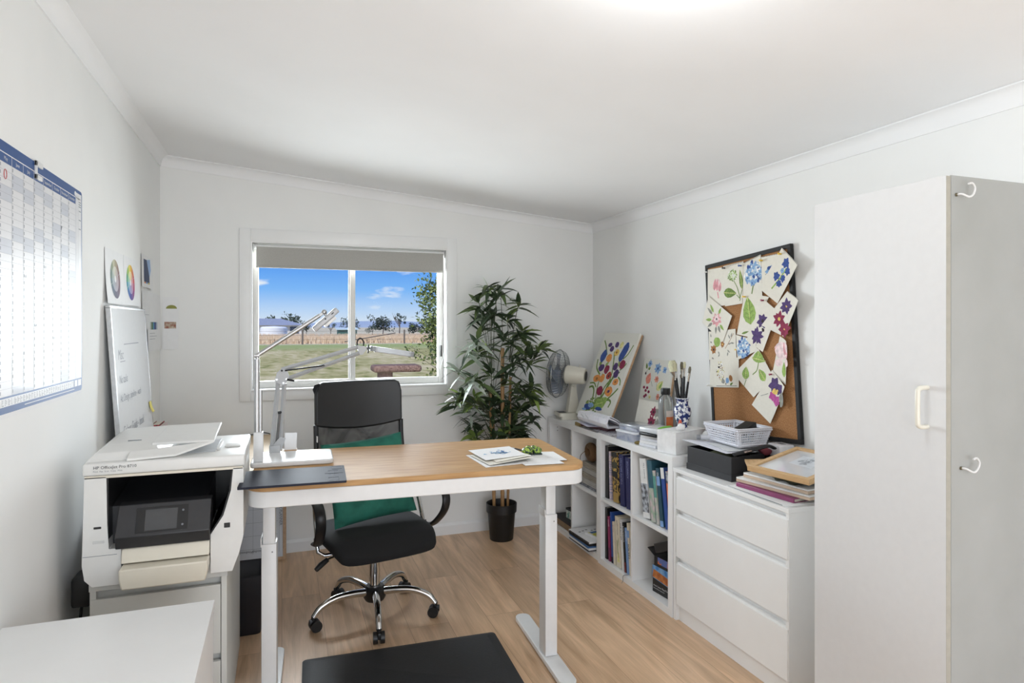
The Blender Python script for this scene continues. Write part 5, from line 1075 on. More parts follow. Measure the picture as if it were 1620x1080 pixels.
# tulip corners [(0.0113, 0.6551), (0.4618, 0.6609), (0.5029, 0.1452), (-0.0077, 0.0573)]
TULIPS = [('s', [(0.269, 0.1182), (0.3038, 0.3153), (0.2826, 0.4112), (0.2298, 0.5196)], 0.006, 'green'), ('s', [(0.2354, 0.1139), (0.1706, 0.2666), (0.1798, 0.3546)], 0.0052, 'green'), ('s', [(0.2801, 0.1196), (0.2702, 0.2637), (0.3936, 0.3825)], 0.0069, 'green'), ('s', [(0.2694, 0.1666), (0.3258, 0.3172), (0.3428, 0.3909)], 0.0095, 'green'), ('s', [(0.1729, 0.1553), (0.1441, 0.2266), (0.1041, 0.2541), (0.0603, 0.2435)], 0.0077, 'green'), ('s', [(0.346, 0.1755), (0.4102, 0.23), (0.4476, 0.272)], 0.0069, 'green'), ('s', [(0.409, 0.1361), (0.4173, 0.1722), (0.3847, 0.186), (0.3352, 0.1743)], 0.0069, 'green'), ('s', [(0.1431, 0.3455), (0.0652, 0.3908), (0.0376, 0.4536)], 0.0069, 'green'), ('s', [(0.1423, 0.4907), (0.0808, 0.5588), (0.0347, 0.5965)], 0.0056, 'green'), ('s', [(0.3773, 0.4713), (0.4175, 0.5092), (0.4451, 0.5729)], 0.0052, 'green'), ('s', [(0.3857, 0.3939), (0.423, 0.4202), (0.4389, 0.4449)], 0.0056, 'green'), ('s', [(0.455, 0.2931), (0.4374, 0.3267), (0.3958, 0.3469)], 0.0056, 'green'), ('s', [(0.1559, 0.2527), (0.1102, 0.2798), (0.0497, 0.2744)], 0.0052, 'green'), ('l', 0.0926, 0.4053, 0.1063, 0.4635, 0.0172, 'green'), ('l', 0.37, 0.4168, 0.3312, 0.4567, 0.0129, 'green'), ('l', 0.1757, 0.4106, 0.2121, 0.444, 0.0129, 'green'), ('l', 0.1913, 0.0899, 0.1671, 0.1546, 0.0516, 'green'), ('l', 0.2801, 0.1196, 0.219, 0.1851, 0.0602, 'green'), ('l', 0.3455, 0.128, 0.2793, 0.1858, 0.0602, 'lime'), ('l', 0.2229, 0.1306, 0.3215, 0.1607, 0.0387, 'lime'), ('l', 0.1066, 0.1162, 0.1276, 0.1562, 0.0215, 'green'), ('b', 0.1391, 0.1078, 0.0532, 0.0215, 0, 'blue'), ('b', 0.1771, 0.1249, 0.038, 0.0172, 0, 'sky'), ('b', 0.2972, 0.1128, 0.0456, 0.0129, 0, 'blue'), ('b', 0.1028, 0.0876, 0.0304, 0.0086, 0, 'sky'), ('b', 0.1011, 0.4793, 0.038, 0.0473, -5, 'blue'), ('b', 0.3563, 0.5186, 0.038, 0.0688, -20, 'blue'), ('b', 0.3676, 0.5675, 0.0228, 0.0258, -20, 'blue'), ('b', 0.1375, 0.5656, 0.0266, 0.0172, 0, 'purple'), ('b', 0.231, 0.5684, 0.0258, 0.0215, -10, 'purple'), ('b', 0.1822, 0.5366, 0.0274, 0.0215, -8, 'purple'), ('b', 0.1882, 0.469, 0.038, 0.0301, -8, 'orange'), ('b', 0.2666, 0.5137, 0.0304, 0.0258, 0, 'yellow'), ('b', 0.3943, 0.4333, 0.035, 0.0323, -8, 'wine'), ('b', 0.1324, 0.3939, 0.038, 0.0279, 0, 'purple'), ('b', 0.2137, 0.3881, 0.035, 0.0323, -8, 'wine'), ('b', 0.3149, 0.4144, 0.0304, 0.0279, 0, 'purple'), ('b', 0.2724, 0.3462, 0.0319, 0.0279, -8, 'red'), ('b', 0.3574, 0.3666, 0.0334, 0.0301, 0, 'purple'), ('b', 0.1215, 0.3155, 0.0456, 0.0279, 0, 'orange'), ('b', 0.1237, 0.3125, 0.0152, 0.0103, 0, 'brown'), ('b', 0.1954, 0.3216, 0.0334, 0.0301, -5, 'orange'), ('b', 0.3874, 0.3106, 0.035, 0.0237, 0, 'orange'), ('b', 0.3845, 0.3115, 0.0137, 0.0086, 0, 'brown'), ('b', 0.225, 0.2348, 0.0426, 0.0344, -10, 'wine'), ('b', 0.3461, 0.2399, 0.0486, 0.0344, -10, 'orange'), ('b', 0.3431, 0.2408, 0.0152, 0.0112, 0, 'purple'), ('b', 0.2943, 0.5684, 0.0228, 0.0258, -20, 'paleyellow'), ('b', 0.2632, 0.5135, 0.0114, 0.0086, 0, 'brown'), ('b', 0.2722, 0.3431, 0.0114, 0.0086, 0, 'dark')]
# anem corners [(0.0106, 0.4386), (0.3091, 0.449), (0.3248, 0.2237), (0.0088, 0.1897), (0.0011, 0.184), (0.0969, 0.0313), (0.2644, 0.208)]
ANEM = [('f', 0.0739, 0.4199, 0.0252, 8, 'sky', 'blue'), ('f', 0.1673, 0.3941, 0.036, 9, 'sky', 'blue'), ('f', 0.245, 0.3897, 0.0252, 9, 'sky', 'blue'), ('l', 0.0433, 0.3839, 0.033, 0.4225, 0.0108, 'green'), ('l', 0.0622, 0.3802, 0.0846, 0.3962, 0.0086, 'green'), ('l', 0.0396, 0.3469, 0.0345, 0.3661, 0.0086, 'dark'), ('s', [(0.0408, 0.3592), (0.0565, 0.3847), (0.069, 0.405)], 0.0018, 'grey'), ('l', 0.0636, 0.2903, 0.0933, 0.3629, 0.0288, 'salmon'), ('l', 0.0927, 0.3145, 0.0567, 0.3165, 0.018, 'salmon'), ('f', 0.1715, 0.3279, 0.0252, 7, 'salmon', 'brown'), ('s', [(0.1112, 0.3112), (0.1325, 0.2794)], 0.0018, 'grey'), ('s', [(0.1744, 0.3163), (0.1834, 0.2651)], 0.0018, 'grey'), ('l', 0.1845, 0.2605, 0.2439, 0.322, 0.0252, 'paleyellow'), ('l', 0.2068, 0.272, 0.2382, 0.3122, 0.0108, 'lime'), ('b', 0.0412, 0.2664, 0.013, 0.0094, 0, 'wine'), ('b', 0.0771, 0.2662, 0.013, 0.0094, 0, 'wine'), ('b', 0.0642, 0.2476, 0.013, 0.0094, 0, 'wine'), ('b', 0.1001, 0.2428, 0.013, 0.0094, 0, 'wine'), ('b', 0.0735, 0.2194, 0.013, 0.0094, 0, 'wine'), ('b', 0.0582, 0.2096, 0.013, 0.0094, 0, 'wine'), ('f', 0.2074, 0.2205, 0.0216, 6, 'salmon', 'brown'), ('f', 0.1199, 0.2112, 0.0144, 6, 'paleyellow', 'brown')]
# lower [(0.037, 0.1991), (0.2873, 0.2219), (0.1346, 0.0463), (0.3312, 0.0755)]
MAGN = [('f', 0.2135, 0.145, 0.035, 8, 'wine', 'dark'), ('f', 0.2581, 0.1461, 0.0315, 8, 'grey', 'grey'), ('f', 0.2087, 0.0802, 0.0455, 9, 'wine', 'dark'), ('f', 0.2735, 0.0827, 0.0315, 8, 'grey', 'grey'), ('s', [(0.2334, 0.1338), (0.2612, 0.0832)], 0.0018, 'grey'), ('s', [(0.234, 0.0656), (0.2419, 0.0532)], 0.0018, 'grey')]
def art_card(name, label, corners, w0, curl, cdir, ops, M, group=None, m=CREAM):
    (a, b_, c, d) = [Vector(p) for p in corners]; cen = (a + b_ + c + d) / 4
    dv = Vector(cdir) if cdir else Vector((0, 0)); ext = max(1e-6, max((p - cen).dot(dv) for p in (a, b_, c, d))) if curl else 1
    wf = lambda x, y: w0 + curl * max(0, (Vector((x, y)) - cen).dot(dv) / ext) ** 2
    b = B(); n = 10
    def S(u, v): p = a * (1 - u) * (1 - v) + b_ * u * (1 - v) + c * u * v + d * (1 - u) * v; return p
    for off in (0, -.0007):
        G = [[b.bm.verts.new((*S(i / n, k / n), wf(*S(i / n, k / n)) + off)) for k in range(n + 1)] for i in range(n + 1)]
        for i in range(n):
            for k in range(n): b.bm.faces.new((G[i][k], G[i][k + 1], G[i + 1][k + 1], G[i + 1][k]))
    b.mi(m); Art(b, wf).run(ops)
    o = b.build(name, None, smooth=40); tag(o, label, 'painting', group); o.matrix_world = M; return o
for label, layer, curl, cdir, corners, ops in CARDS: art_card('flower_painting', label, corners, .005 + .0012 * layer, curl * .4, cdir, ops, BM)
for label, c, (u, v) in PINS:
    b = B(); pc = mat('pin_' + c, PAL[c] if c != 'yellow' else (236, 196, 60), .3)
    b.lathe([(0, -.0), (.0012, .0), (.0012, .012), (.0045, .013), (.0035, .018), (.0035, .024), (.0055, .026), (.0052, .029), (0, .03)], pc, 12, c=(u, v)); tag(b.build('push_pin', None, smooth=40), label, 'pin', None).matrix_world = BM
# tulip canvas
CANV = mat('primed_canvas', (226, 225, 216), .9, var=.015, nscale=300, bump=.1)
t = thing('canvas_painting', 'tall canvas of a tulip bouquet leaning on the right wall above the shelf', 'painting'); TM = frame((1.946, 4.073, .836), (0, -1, 0), (.255, 0, .605)); t.matrix_world = TM
b = B(); b.box(0, .466, 0, .615, -.018, 0, CANV, .002)
shift = lambda o: ('s', [(x, y - .042) for x, y in o[1]], o[2], o[3]) if o[0] == 's' else (('l', o[1], o[2] - .042, o[3], o[4] - .042, *o[5:]) if o[0] == 'l' else (o[0], o[1], o[2] - .042, *o[3:]))
Art(b, lambda x, y: 0.0).run([shift(o) for o in TULIPS])
for k in range(34):
    rr = random.Random(k); b.sphere((.13 + .14 * rr.random(), .03 + .11 * rr.random(), .0002), (.012, .007, .0004), paint(rr.choice(('green', 'lime', 'green'))), 8)
b.build('canvas', t, smooth=20)
b = B(); 
for x in (.004, .44):
    b = B(); b.box(x, x + .022, .004, .611, -.034, -.0182, PINE2, .001); b.build('stretcher_bar', t, smooth=20)
t = thing('canvas_board', 'upright board painted with blue and coral anemones leaning on the right wall', 'painting'); AM = frame((2.125, 3.57, .798), (0, -1, 0), (.075, 0, .45)); t.matrix_world = AM
b = B(); b.box(0, .318, 0, .45, -.012, 0, CANV, .001); Art(b, lambda x, y: 0.0).run(ANEM); b.build('painted_face', t, smooth=20)
for x in (.002, .296):
    b = B(); b.box(x, x + .02, .003, .447, -.028, -.0122, PINE2, .001); b.build('stretcher_bar', t, smooth=20)
o = art_card('magnolia_painting', 'cream sheet with dark magnolias standing in front of the anemone board', [(.03, .205), (.29, .205), (.29, .0), (.03, .0)], 0, 0, None, MAGN, frame((2.045, 3.49, .798), (0, -1, 0), (.06, 0, .25)))
# ---------------------------------------------------------------- on top of the cube shelves
ZS = .7975
VASE = mat('blue_white_porcelain', (236, 238, 242), .15, rgb2=(30, 48, 110), nscale=62, lo=.46, hi=.52, coat=.6)
t = thing('ginger_vase', 'blue and white porcelain vase holding paint brushes', 'vase', (1.995, 2.868, .9135))
b = B(); b.lathe([(0, .0), (.026, .0), (.027, .008), (.022, .016), (.03, .03), (.043, .06), (.047, .085), (.043, .105), (.032, .118), (.030, .126), (.031, .145), (.037, .155), (.0345, .156), (.028, .146), (.027, .125), (.03, .1), (0, .03)], VASE, 36); b.build('vase_body', t, smooth=50)
b = B(); b.lathe([(.0365, .1535), (.038, .155), (.0365, .157), (.035, .1555)], mat('porcelain_white', (236, 238, 242), .15), 36); b.build('rim', t)
FER = mat('brush_ferrule', (196, 196, 192), .2, .95); HAIR = mat('pale_bristle', (196, 194, 164), .9, stretch=(40, 40, 2), nscale=6, var=.2); HAIR2 = mat('grey_bristle', (110, 104, 88), .9, stretch=(40, 40, 2), nscale=6, var=.2); HNDB = mat('brush_handle_black', (26, 26, 32), .25, var=.1)
def brush(label, dx, dy, lx_, ly_, L, wide, hair, hl):
    t = thing('paint_brush', label, 'brush', (1.995, 2.868, .9135), 0, 'brushes in the blue and white vase')
    p0 = Vector((dx * .3, dy * .3, .05)); d = (Vector((dx + lx_, dy + ly_, L)) - p0).normalized(); e = p0 + d * (L * .66); f = e + d * .045; g = f + d * hl
    b = B(); b.tube([p0, p0.lerp(e, .5), e], [.0035, .008, .0065], HNDB, seg=10); b.build('handle', t)
    b = B(); b.tube([e - d * .004, e + d * .02, f], [.0055, .0065, .006 + wide * .5], FER, seg=12, flat=(1.0 if wide < .004 else 1.15, 1 if wide < .004 else .7)); b.build('ferrule', t)
    b = B(); b.tube([f, f.lerp(g, .6), g], [.006 + wide * .5, .007 + wide * .62, .004 + wide * .4], hair, seg=12, flat=(1.15, .7)); b.build('bristles', t)
brush('widest flat brush with pale bristles at the left of the vase', -.008, .012, -.02, .03, .305, .034, HAIR, .06)
brush('brush with dark grey bristles right behind the widest brush', .004, .004, .0, .006, .32, .006, HAIR2, .04)
brush('tallest brush with a long silver ferrule in the middle of the vase', .0, -.008, .0, -.012, .335, .004, HAIR, .032)
brush('brush with grey bristles leaning right in the vase', .004, -.014, .01, -.03, .30, .003, HAIR2, .034)
brush('slim dark brush low behind the widest brush', -.004, .0, .005, .012, .25, .0, HAIR2, .02)
brush('thin pale tipped brush leaning furthest left in the vase', -.006, .016, .0, .045, .32, .0, HAIR, .02)
# white embossed box
EMB = mat('embossed_white_card', (234, 234, 234), .6, var=.05, nscale=28, bump=.35)
t = thing('gift_box', 'white flower embossed box at the near end of the cube shelf', 'box', (1.868, 2.74, ZS), 15)
b = B(); b.box(0, .23, 0, .125, 0, .11, EMB, .002); b.build('box_body', t, smooth=20); b = B(); b.box(-.001, .231, -.001, .126, .1102, .1155, EMB, .001); b.build('lid', t, smooth=20)
# pads
for k in range(4):
    plain_box('sketch_pad', ('bottom pad of the white pad stack beside the embossed box', 'second pad from the bottom of the white stack beside the embossed box', 'third pad from the bottom of the white stack beside the embossed box', 'top white pad of the stack, under the black case')[k], 'pad', 1.85 + .003 * k, 2.0, 2.935 - .002 * k, 3.06, ZS + .0005 + .0155 * k, ZS + .0155 + .0155 * k, PAPER if k % 2 else mat('pad_white', (226, 227, 232), .7), bev=.0015, rz=12 + 2 * k)
plain_box('flat_case', 'thin black case lying on the stack of white pads', 'case', 1.835, 2.0, 2.91, 3.04, .8605, .8745, BLK, bev=.004, rz=12)
CELLO = mat('clear_wrap', (226, 230, 234), .2, var=.06, nscale=20, bump=.6, coat=.5)
b = B(); b.box(-.075, .075, -.07, .07, 0, .028, CELLO, .008, 3)
o = b.build('wrapped_pack', None, smooth=60); tag(o, 'white plastic wrapped pack on top of the black case', 'pack'); place(o, (1.918, 2.98, .875), 12)
b = B(); b.sphere((0, 0, .004), (.075, .02, .004), mat('bright_green_felt', (120, 190, 60), .6), 16); o = b.build('green_leaf', None, smooth=60); tag(o, 'bright green leaf shape lying beside the vase on the white pack', 'leaf'); place(o, (1.925, 2.925, .9038), 30)
# bottle and jar
CLEAR = mat('clear_plastic', (236, 240, 242), .05, trans=.92, var=.0)
t = thing('medium_bottle', 'clear round shouldered bottle with black cap and orange label', 'bottle', (2.055, 3.115, ZS))
b = B(); b.lathe([(0, .0), (.039, .0), (.041, .005), (.041, .215), (.036, .245), (.022, .262), (.021, .27), (0, .27)], CLEAR, 32); b.build('bottle_body', t, smooth=50)
b = B(); b.lathe([(0, .263), (.0255, .263), (.0265, .266), (.0265, .296), (.025, .299), (0, .299)], BLK, 28); b.build('cap', t)
b = B()
for r, z0, z1, m in ((.0415, .06, .175, mat('pale_label', (240, 226, 216), .6)), (.0419, .075, .14, mat('orange_label', (226, 112, 52), .6, rgb2=(238, 140, 84), nscale=30))):
    A_ = [R(-118 + 8.5 * i) for i in range(11)]
    b.loft([[(q * math.cos(a), q * math.sin(a), z) for a in A_] for q, z in ((r, z0), (r, z1), (r + .0003, z1), (r + .0003, z0), (r, z0))], m, caps=False, closed=False)
b.build('paper_label', t)
t = thing('glass_jar', 'small clear jar with purple paint traces between bottle and vase', 'jar', (2.085, 3.0, ZS))
b = B(); b.lathe([(0, 0), (.032, 0), (.034, .004), (.036, .155), (.034, .158), (.032, .15), (.03, .01), (0, .008)], mat('stained_glass_jar', (222, 224, 230), .08, trans=.85, rgb2=(170, 160, 190), nscale=16, lo=.5, hi=.6), 28); b.build('jar_body', t)
# paper pile
plain_box('hardback_book', 'dark red book under the loose papers at shelf far end', 'book', 1.86, 2.09, 3.50, 3.79, ZS + .001, ZS + .02, mat('maroon_cover', (92, 56, 62), .6), bev=.002, rz=8)
plain_box('folded_wrap', 'brown and gold patterned tin under the loose papers', 'box', 1.842, 1.90, 3.80, 3.86, .788, .812, mat('gold_brown', (120, 100, 60), .5, rgb2=(170, 150, 100), nscale=60), rz=4)
flat_sheet('paper_sheet', 'white sheet with a corner drooping over the shelf edge under the paper rolls', 'paper', [(1.80, 3.60), (1.925, 3.50), (1.93, 3.76), (1.83, 3.83)], .822, mat('lilac_white_paper', (224, 224, 240), .8), lift=(-.003, .0, .0, -.002))
plain_box('sketch_pad', 'pad with pale cover lying on the loose papers', 'pad', 1.845, 1.925, 3.42, 3.74, .829, .843, mat('grey_white_pad', (222, 222, 226), .7), bev=.001, rz=2)
PRT = mat('printed_plan', (230, 230, 236), .8, rgb2=(206, 208, 220), nscale=40, lo=.55, hi=.75)
t = thing('paper_roll', 'loosely folded printed sheets standing up on top of the paper pile', 'paper', (1.895, 3.575, .8435), 3)
b = B()
for k, (dx, hgt) in enumerate(((-.06, .052), (-.05, .05), (-.03, .056))):
    pr = [(dx - .02, .0), (dx - .03, .02), (dx - .02, hgt), (dx, hgt + .003), (dx + .05, hgt * .6), (dx + .08, .006), (dx + .08, .003), (dx + .05, hgt * .5), (dx + .0, hgt - .004), (dx - .012, hgt - .006), (dx - .022, .02), (dx - .014, .0)]
    b.loft([[(x, -.19 + .02 * k, z) for x, z in pr], [(x + .015, .19 - .02 * k, z) for x, z in pr]], PRT)
for k in range(5): b.tube([(-.082 + .001 * k, -.14 + .06 * k, .025), (-.074, -.10 + .06 * k, .04)], .0012, GREYLINE, seg=4)
b.build('folded_sheets', t, smooth=30)
b = B(); b.sphere((0, 0, .03), (.048, .066, .03), mat('blue_bag', (84, 100, 138), .7, nscale=20, bump=.4), 18); o = b.build('cloth_pouch', None); tag(o, 'blue cloth pouch behind the clear plastic boxes', 'pouch'); place(o, (1.99, 3.405, ZS + .003))
MESS = mat('scribbled_paper', (206, 204, 210), .85, rgb2=(120, 116, 126), nscale=70, lo=.55, hi=.62)
flat_sheet('paper_sheet', 'scribbled sheet lying flat at the shelf edge beside the plastic boxes', 'paper', [(1.835, 3.36), (1.98, 3.34), (1.99, 3.56), (1.835, 3.58)], ZS + .0022, MESS)
flat_sheet('paper_sheet', 'grey striped sheet lying under the scribbled sheet', 'paper', [(1.83, 3.30), (2.0, 3.30), (2.0, 3.47), (1.83, 3.5)], ZS + .0006, mat('striped_print', (210, 206, 206), .8, rgb2=(140, 132, 136), nscale=8, stretch=(1, 14, 1), lo=.5, hi=.55))
CBOX = mat('clear_box_blue', (214, 218, 232), .15, trans=.35, rgb2=(170, 180, 206), nscale=22, lo=.45, hi=.65)
t = thing('plastic_box', 'clear plastic box of supplies, the lower of two on the shelf', 'plastic box', (1.925, 3.21, ZS + .001), 10)
b = B(); b.prism(rrect(-.088, .088, -.088, .088, .02, 4), 0, .042, CBOX); b.build('box_body', t); b = B(); b.prism(rrect(-.093, .093, -.093, .093, .022, 4), .0425, .052, mat('frosted_lid', (232, 234, 238), .3)); b.build('lid', t, bevel=.003)
t = thing('plastic_box', 'shallow clear plastic case stacked on the lower plastic box', 'plastic box', (1.935, 3.22, ZS + .0535), 8)
b = B(); b.box(-.07, .07, -.08, .08, 0, .017, CBOX, .003); b.build('box_body', t); b = B(); b.box(-.071, .071, -.081, .081, .0175, .033, mat('clear_lid_grey', (204, 210, 222), .1, trans=.3, coat=.8), .003); b.build('lid', t)
b = B(); b.sphere((0, 0, .01), (.022, .016, .01), mat('dried_moss', (128, 112, 64), .9, nscale=60, bump=.5), 10); o = b.build('dried_pod'); tag(o, 'small dried brown pod at the shelf edge by the white pads', 'pod'); place(o, (1.845, 3.065, ZS))
# clutter by the basket
t = thing('paint_tube', 'white bottle with a red cap standing in front of the vase', 'bottle', (1.945, 2.815, .9135))
b = B(); b.lathe([(0, 0), (.012, 0), (.013, .002), (.013, .022), (.009, .026), (0, .026)], PAPER, 20); b.build('bottle_body', t); b = B(); b.lathe([(0, .0262), (.0095, .0262), (.007, .048), (0, .05)], mat('coral_cap', (214, 96, 70), .4), 18); b.build('cap', t)
b = B(); 
for k in range(9):
    rr = random.Random(k + 40); b.sphere((rr.uniform(-.015, .015), rr.uniform(-.015, .015), .014 + .02 * rr.random()), (.011, .009, .011), PAPER, 8)
o = b.build('tissue_flower', None, smooth=50); tag(o, 'crumpled white tissue on the embossed box', 'tissue'); place(o, (1.915, 2.765, .912))
# ---------------------------------------------------------------- on the chest of drawers
ZD = .7505
t = thing('shoe_box', 'black cardboard box of odds and ends on the chest of drawers', 'box', (1.896, 2.353, ZD), 4.5)
BXB = mat('black_cardboard', (42, 42, 45), .55, var=.08, nscale=8); BXI = mat('black_card_inside', (30, 30, 32), .8)
b = B(); L_, W_, H_ = .297, .2, .11
b.box(0, W_, 0, L_, 0, .006, BXB); b.box(0, .004, 0, L_, .006, H_, BXB, .001); b.box(W_ - .004, W_, 0, L_, .006, H_, BXB, .001); b.box(.004, W_ - .004, 0, .004, .006, H_, BXB); b.box(.004, W_ - .004, L_ - .004, L_, .006, H_, BXB); b.build('box_body', t, smooth=20)
b = B(); e = .0035; b.box(-e, 0, -e, L_ + e, 0, .03, BXB, .001); b.box(W_, W_ + e, -e, L_ + e, 0, .03, BXB, .001); b.box(0, W_, -e, 0, 0, .03, BXB); b.box(0, W_, L_, L_ + e, 0, .03, BXB); b.build('lid_underneath', t, smooth=20)
def cloth(name, label, cat, c, r, m, seed, flat=.5):
    rr = random.Random(seed); b = B(); b.sphere((0, 0, r[2]), r, m, 22)
    for v in b.bm.verts:
        n = math.sin(v.co.x * 70 + seed) * math.cos(v.co.y * 55 + seed * 2) * .006 + math.sin(v.co.y * 120 + v.co.x * 40) * .003; v.co.z = max(0.0, v.co.z + n * (v.co.z > .004)); v.co.x += n * .6
    o = b.build(name, None, smooth=60); tag(o, label, cat); o.location = c; return o
OLV = mat('olive_fabric', (86, 88, 62), .9, nscale=80, bump=.3)
cloth('folded_cloth', 'olive green cloth filling the black box under the basket', 'cloth', (1.96, 2.50, ZD + .008), (.052, .11, .05), OLV, 3)
cloth('folded_cloth', 'black cloth bundled at the near end of the black box', 'cloth', (2.045, 2.455, ZD + .008), (.028, .065, .05), mat('black_cloth', (24, 24, 26), .85, nscale=60, bump=.3), 5)
b = B(); b.tube(bez([(1.92, 2.37, .868), (1.98, 2.345, .885), (2.04, 2.33, .90), (2.08, 2.325, .905), (2.105, 2.32, .895)], 6), [.014] * 25, mat('black_webbing', (20, 20, 22), .7), seg=8, flat=(1.6, .5)); b.tube([(1.955, 2.339, .8825), (1.985, 2.33, .889)], .008, mat('strap_print', (186, 160, 150), .7, rgb2=(40, 40, 40), nscale=90), seg=6, flat=(1.2, .5)); tag(b.build('webbing_strap', None, smooth=60), 'thick black strap draped over the near rim of the black box', 'strap')
t = thing('storage_box', 'second black box against the wall behind the wooden frame', 'box', (2.108, 2.26, ZD), 0)
b = B(); b.box(0, .095, 0, .195, 0, .1, BXB, .001); b.box(.012, .03, -.0008, 0, .06, .066, CHROME); b.build('box_body', t, smooth=20)
t = thing('charger', 'small white appliance box on the second black box', 'box', (2.158, 2.335, ZD + .1005), -5)
b = B(); b.box(-.04, .04, -.045, .045, 0, .058, mat('appliance_white', (222, 222, 226), .35), .008, 3); b.build('box_body', t); b = B(); b.tube(bez([(-.02, -.046, .008), (-.018, -.05, .022), (.0, -.05, .024), (.004, -.046, .008)], 4), .0025, BLK, seg=6); b.build('handle', t); b = B(); b.box(-.01, .012, -.02, .02, .0582, .059, GREYLINE); b.build('top_label', t)
cloth('folded_cloth', 'dark red cloth beside the white appliance box', 'cloth', (2.108, 2.385, ZD + .1), (.022, .04, .02), mat('maroon_cloth', (128, 58, 68), .9, nscale=60, bump=.3), 9)
flat_sheet('paper_sheet', 'white paper lying across the black box under the basket', 'paper', [(1.905, 2.40), (2.06, 2.385), (2.09, 2.64), (1.875, 2.70)], .868, mat('cool_white_paper', (230, 231, 240), .8), lift=(0, 0, .002, .016))
flat_sheet('paper_sheet', 'thin wrinkled tracing sheet on top of the paper under the basket', 'paper', [(1.93, 2.42), (2.07, 2.40), (2.08, 2.60), (1.95, 2.60)], .8725, mat('tracing_paper', (222, 224, 224), .5, bump=.4, nscale=30), lift=(0, 0, .003, .008))
# perforated basket
t = thing('plastic_basket', 'white perforated plastic basket on the black box', 'basket', (2.075, 2.535, .8835))
BSK = mat('basket_white', (232, 234, 242), .35, var=.01)
b = B(); x0, x1, y0, y1, hh = -.098, .098, -.13, .128, .088; ins = .022
def bw(u, f, side):
    i = ins * (1 - f)
    return {0: (x0 + i, y0 + i + (y1 - y0 - 2 * i) * u, hh * f), 1: (x1 - i, y0 + i + (y1 - y0 - 2 * i) * u, hh * f), 2: (x0 + i + (x1 - x0 - 2 * i) * u, y0 + i, hh * f), 3: (x0 + i + (x1 - x0 - 2 * i) * u, y1 - i, hh * f)}[side]
for sd in range(4):
    n = 15 if sd < 2 else 12
    for k in range(n + 1):
        u = .06 + .88 * k / n; b.tube([bw(u, .0, sd), bw(u, 1, sd)], .0027 if 0 < k < n else .006, BSK, seg=4)
    for k in range(7): f = .1 + .8 * k / 6; b.tube([bw(0, f, sd), bw(1, f, sd)], .003 if 0 < k < 6 else .007, BSK, seg=4)
    for u in (.03, .97): b.loft([[bw(u - .03, .0, sd), bw(u + .03, .0, sd), bw(u + .03, 1, sd), bw(u - .03, 1, sd)], [Vector(bw(u - .03, .0, sd)) + Vector((.001, .001, 0)), Vector(bw(u + .03, .0, sd)) + Vector((.001, .001, 0)), Vector(bw(u + .03, 1, sd)) + Vector((.001, .001, 0)), Vector(bw(u - .03, 1, sd)) + Vector((.001, .001, 0))]], BSK)
b.box(x0 + ins, x1 - ins, y0 + ins, y1 - ins, 0, .002, BSK)
b.build('basket_body', t, smooth=30)
b = B(); P = rrect(x0, x1, y0, y1, .012, 4); b.tube([(x, y, hh) for x, y in P], .006, BSK, seg=8, closed=True, flat=(1, .6)); b.build('rim', t)
b = B(); b.box(-.075, .06, -.028, .028, 0, .03, BLKM, .002); o = b.build('black_carton'); tag(o, 'slim black carton tilted inside the white basket', 'box'); place(o, (2.075, 2.475, .949), 22, 0, -12)
b = B(); b.box(-.06, .06, -.045, .045, 0, .04, mat('pale_blue_carton', (196, 208, 226), .6), .003); o = b.build('small_carton'); tag(o, 'pale blue carton at the bottom of the white basket', 'box'); place(o, (2.075, 2.55, .886), 8)
# things left of the basket
t = thing('tape_roll', 'black and white tube tilted beside the basket', 'tube', (2.055, 2.73, ZS + .001), 25)
TTm = tr(0, 0, .062) @ rot(x=0, y=62)
b = B(); b.cyl((0, 0, -.045), (0, 0, .04), .045, PAPER, seg=28, T=TTm); b.build('tube_body', t); b = B(); b.cyl((0, 0, .028), (0, 0, .033), .0455, BLK, seg=28, T=TTm); b.cyl((0, 0, .041), (0, 0, .042), .043, BLK, seg=28, T=TTm); b.build('tube_end', t)
t = thing('marker_pen', 'fat grey and white marker lying on the papers beside the basket', 'marker', (1.955, 2.67, .886), 0)
b = B(); b.cyl((.0, -.012, .012), (.045, -.032, .013), .012, mat('marker_grey', (206, 208, 212), .4), seg=18); b.build('marker_body', t); b = B(); b.cyl((-.018, -.004, .012), (-.0005, -.0118, .012), .0125, mat('marker_cap', (138, 140, 144), .4), seg=18); b.build('marker_cap', t)
# frames and canvases near the wardrobe
t = thing('white_pad', 'white drawing pad lying flat at the front edge of the drawer chest', 'pad', (1.945, 2.13, ZD)); b = B(); b.box(-.115, .12, -.175, .17, 0, .004, PAPER, .001, T=rot(z=2)); b.build('pages', t); b = B(); b.tube([(-.118, -.16 + .02 * k, .004) for k in range(17)], .0012, GREYLINE, seg=5); b.build('spiral', t)
MAG = mat('magenta_cover', (142, 66, 108), .45)
t = thing('magenta_book', 'magenta covered book lying under the canvases on the drawer chest', 'book', (1.985, 2.135, ZD + .0045), 6); b = B(); b.box(-.115, -.108, -.15, .15, 0, .017, MAG, .002); b.box(-.108, .11, -.15, .15, .0145, .017, MAG); b.box(-.108, .11, -.15, .15, 0, .0025, MAG); b.build('cover', t, smooth=20); b = B(); b.box(-.108, .106, -.146, .146, .0028, .0142, mat('book_pages', (226, 221, 208), .9)); b.build('pages', t)
RAWW = wood('raw_stretcher_wood', (196, 170, 146), (222, 200, 178), .6, 'Y', 6)
